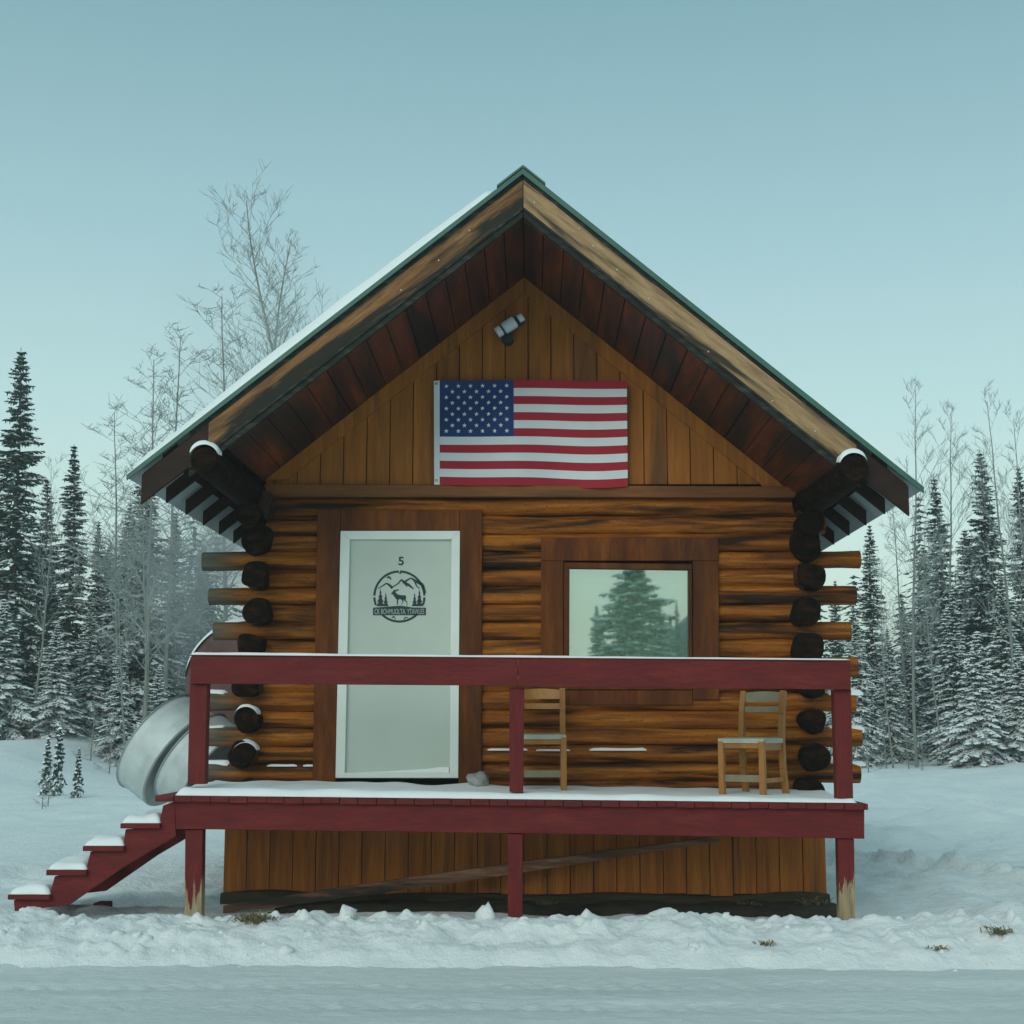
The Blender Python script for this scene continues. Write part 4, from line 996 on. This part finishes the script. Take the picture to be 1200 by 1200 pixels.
for a in (
 (('birch', 283, 222, 26, 'tall bare birch rising above the left roof slope'), dict(base_px=300)),
 (('birch', 322, 258, 28, 'second bare birch above the left roof slope, slightly lower'), dict(base_px=330)),
 (('wide', 262, 350, 27, 'spreading bare tree just above the snowy left roof edge'), dict()),
 (('wide', 170, 415, 26, 'wide bare tree with fine twigs left of the roof'), dict(base_px=200)),
 (('wide', 215, 400, 28, 'frosted bare tree crown touching the left roof edge'), dict()),
 (('wide', 130, 480, 27, 'low bare tree between the pointed spruces and the roof'), dict(base_px=160)),
 (('thin', 62, 545, 27, 'thin bare sapling between the two left pointed spruces'), dict()),
 (('thin', 182, 560, 24, 'thin pale stem leaning in front of the left spruces'), dict(base_px=150)),
 (('thin', 140, 640, 23.5, 'pale bent stem rising behind the metal tubs'), dict(base_px=160)),
 (('thin', 1066, 455, 27, 'thin bare birch nearest the right eave'), dict(base_px=1085)),
 (('thin', 1107, 480, 28, 'bare birch crossing the middle right spruce'), dict(base_px=1135)),
 (('thin', 1160, 470, 28, 'bare birch with its top over the tallest right spruce'), dict(base_px=1150)),
 (('thin', 1192, 490, 27, 'bare birch at the right border'), dict(base_px=1180)),
 (('wide', 1045, 590, 30, 'low bare frosted tree behind the right eave'), dict()),
 (('thin', 1035, 660, 25, 'pale thin stem just right of the porch'), dict(base_px=1050)),
 (('thin', 1085, 620, 25, 'pale thin stem left of the bushy front spruce'), dict(base_px=1092)),
): place_bare(*a[0], **a[1])
for i, (px, pt, y) in enumerate(((1012,845,24),(1035,835,25),(1060,840,24.5),(1080,850,24),(1095,845,26),(112,820,25),(135,835,24),(175,840,22),(20,820,27),(52,900,12.8),(62,890,13.2))):
    place_bare('shrub', px, pt, y, ['frosted leafless shrub nearest the right porch end','taller frosted shrub at the foot of the right spruces','frosted shrub in the gap between the right stems','frosted low shrub below the right birches','frosted shrub beside the bushy front spruce','frosted shrub under the left spruces','frosted shrub near the metal tubs','shrub right behind the metal tubs','frosted shrub at the left border','dry twig plant poking from the snow below the saplings','thin dry twig plant right under the saplings'][i], name='shrub', group='leafless shrubs in the snow', cat='shrub', wide=1.4)
# grass tufts on the bank
def tuft(px, py, y, s_, n, label, seed):
    rn = random.Random(seed); q = P(px, py, y); m = MB()
    z0 = bank_h(q.x, y) if y < -1.4 else gh(q.x, y)+.03
    for i in range(n):
        a = rn.random()*6.283; l_ = s_*rn.uniform(.4,1); d = Vector((math.cos(a)*rn.uniform(.5,1.4), math.sin(a), rn.uniform(.1,.8))).normalized()
        p0 = Vector((q.x+rn.gauss(0,s_*.35), y+rn.gauss(0,s_*.3), z0-.01)); w_ = d.cross(Vector((0,0,1))).normalized()*.004
        p1 = p0+d*l_*.6+Vector((0,0,.01)); p2 = p0+d*l_-Vector((0,0,.02))
        m.add([p0-w_, p0+w_, p1+w_, p1-w_, p2], [(0,1,2,3),(3,2,4)])
    tag(m.build('grass_tuft', M['dry_grass']), label, 'grass tuft', 'dry grass tufts in the snow bank')
tuft(297, 1088, -2.5, .17, 160, 'dry grass tuft in the bank below the left porch post', 1)
tuft(897, 1104, -2.85, .07, 40, 'small dark grass tuft in the bank right of the porch middle', 2)
tuft(1100, 1106, -2.9, .08, 40, 'dark grass tuft in the bank right of the porch', 3)
tuft(1168, 1098, -2.75, .12, 80, 'pale straw coloured grass tuft at the right end of the bank', 4)
tuft(950, 1052, -.25, .16, 110, 'dry grass tuft at the right foot of the cabin', 5)
tuft(880, 1056, -.28, .10, 60, 'small dry grass tuft under the right part of the porch', 6)
tuft(640, 1056, -.3, .10, 60, 'small dry grass tuft under the porch right of its middle post', 7)
# trees and a hill across the road, mirrored in the window
def place_world(kind, x, y, h, label, w_=1.0):
    H, (fm, tm) = protos[kind]; o = empty('spruce_tree', (x, y, gh(x, y)-.05), label, 'tree', 'spruces across the road'); s_ = h/H; o.scale = (s_*w_, s_*w_, s_)
    for nm, me in (('crown', fm), ('trunk', tm)):
        c_ = bpy.data.objects.new(nm, me); C.objects.link(c_); c_.parent = o
def mirror_x(px, yy): return P(px, 700, 0).x*(12.35+abs(yy))/12.35
place_world('snowy', mirror_x(741, -30), -30, 6.6, 'snowy spruce across the road mirrored in the window', 1.7)
place_world('mid', mirror_x(700, -34), -34, 5.2, 'lower spruce across the road left of the mirrored one', 1.1)
place_world('mid', mirror_x(772, -36), -36, 5.6, 'small spruce across the road right of the mirrored one', 1.5)
place_world('slim', mirror_x(790, -60), -60, 7.5, 'far spruce across the road')
place_world('slim2', mirror_x(783, -62), -62, 6.9, 'far slender spruce across the road')
hm_ = []
def hill_h(x, y):
    cx_ = mirror_x(845, -70); return -1+9.5*math.exp(-((x-cx_)/6.0)**2-((y+72)/9)**2)
grid('hill', frange(-40, 60, 1.5), frange(-100, -50, 1.5), hill_h, 'hill_far', label='dark wooded knoll across the road', kind='structure')
# ------------------------------------------------------------ smoke drifting beside the cabin
sm_m = bpy.data.materials.new('smoke'); sm_m.use_nodes = True; t = sm_m.node_tree; t.nodes.remove(t.nodes['Principled BSDF'])
pv = N(t, 'ShaderNodeVolumePrincipled'); pv.inputs['Color'].default_value = (.88,.93,.94,1); pv.inputs['Anisotropy'].default_value = .1
c = N(t, 'ShaderNodeTexCoord'); ln = N(t, 'ShaderNodeVectorMath', operation='LENGTH'); t.links.new(c.outputs['Object'], ln.inputs[0])
fall = ramp(t, ln.outputs['Value'], [(.25, (1,1,1)), (.98, (0,0,0))])
nz = ramp(t, noise_tex(t, 2.1, 4, (1,1,1), .6), [(.38, (0,0,0)), (.66, (1,1,1))])
t.links.new(math_(t, 'MULTIPLY', math_(t, 'MULTIPLY', fall, nz), 1.3), pv.inputs['Density'])
t.links.new(pv.outputs[0], t.nodes['Material Output'].inputs['Volume'])
thin_m = sm_m.copy(); thin_m.name = 'thin_smoke'
for nd in thin_m.node_tree.nodes:
    if nd.type == 'MATH' and abs(nd.inputs[1].default_value-1.3) < 1e-4: nd.inputs[1].default_value = .16
for i, (px, py, y, sc_) in enumerate(((252,680,5.5,(1.2,1.6,1.6)), (300,430,9.5,(2.2,2.0,2.6)))):
    bm = bmesh.new(); bmesh.ops.create_icosphere(bm, subdivisions=4, radius=1); me = bpy.data.meshes.new('smoke'); bm.to_mesh(me); bm.free(); me.materials.append(thin_m if i else sm_m)
    o = bpy.data.objects.new('smoke', me); C.objects.link(o); q = P(px, py, y); o.location = q; o.scale = sc_
    tag(o, ['pale smoke drifting low beside the left wall of the cabin', 'thin smoke above the left roof slope in front of the birches'][i], 'smoke', kind='stuff')
# ------------------------------------------------------------ cold air over the whole clearing
hm = bpy.data.materials.new('haze'); hm.use_nodes = True; t = hm.node_tree; t.nodes.remove(t.nodes['Principled BSDF'])
pv = N(t, 'ShaderNodeVolumePrincipled'); pv.inputs['Color'].default_value = (.90,.99,.97,1); pv.inputs['Density'].default_value = .0022; pv.inputs['Anisotropy'].default_value = .2
t.links.new(pv.outputs[0], t.nodes['Material Output'].inputs['Volume'])
hb = MB().box(-310, 310, -210, 410, -3, 17).build('haze', hm); tag(hb, 'thin pale cold haze over the clearing', 'haze', kind='stuff')
for o in bpy.data.objects:
    if o.name.startswith('roof') and 'label' in o.keys(): del o['label']
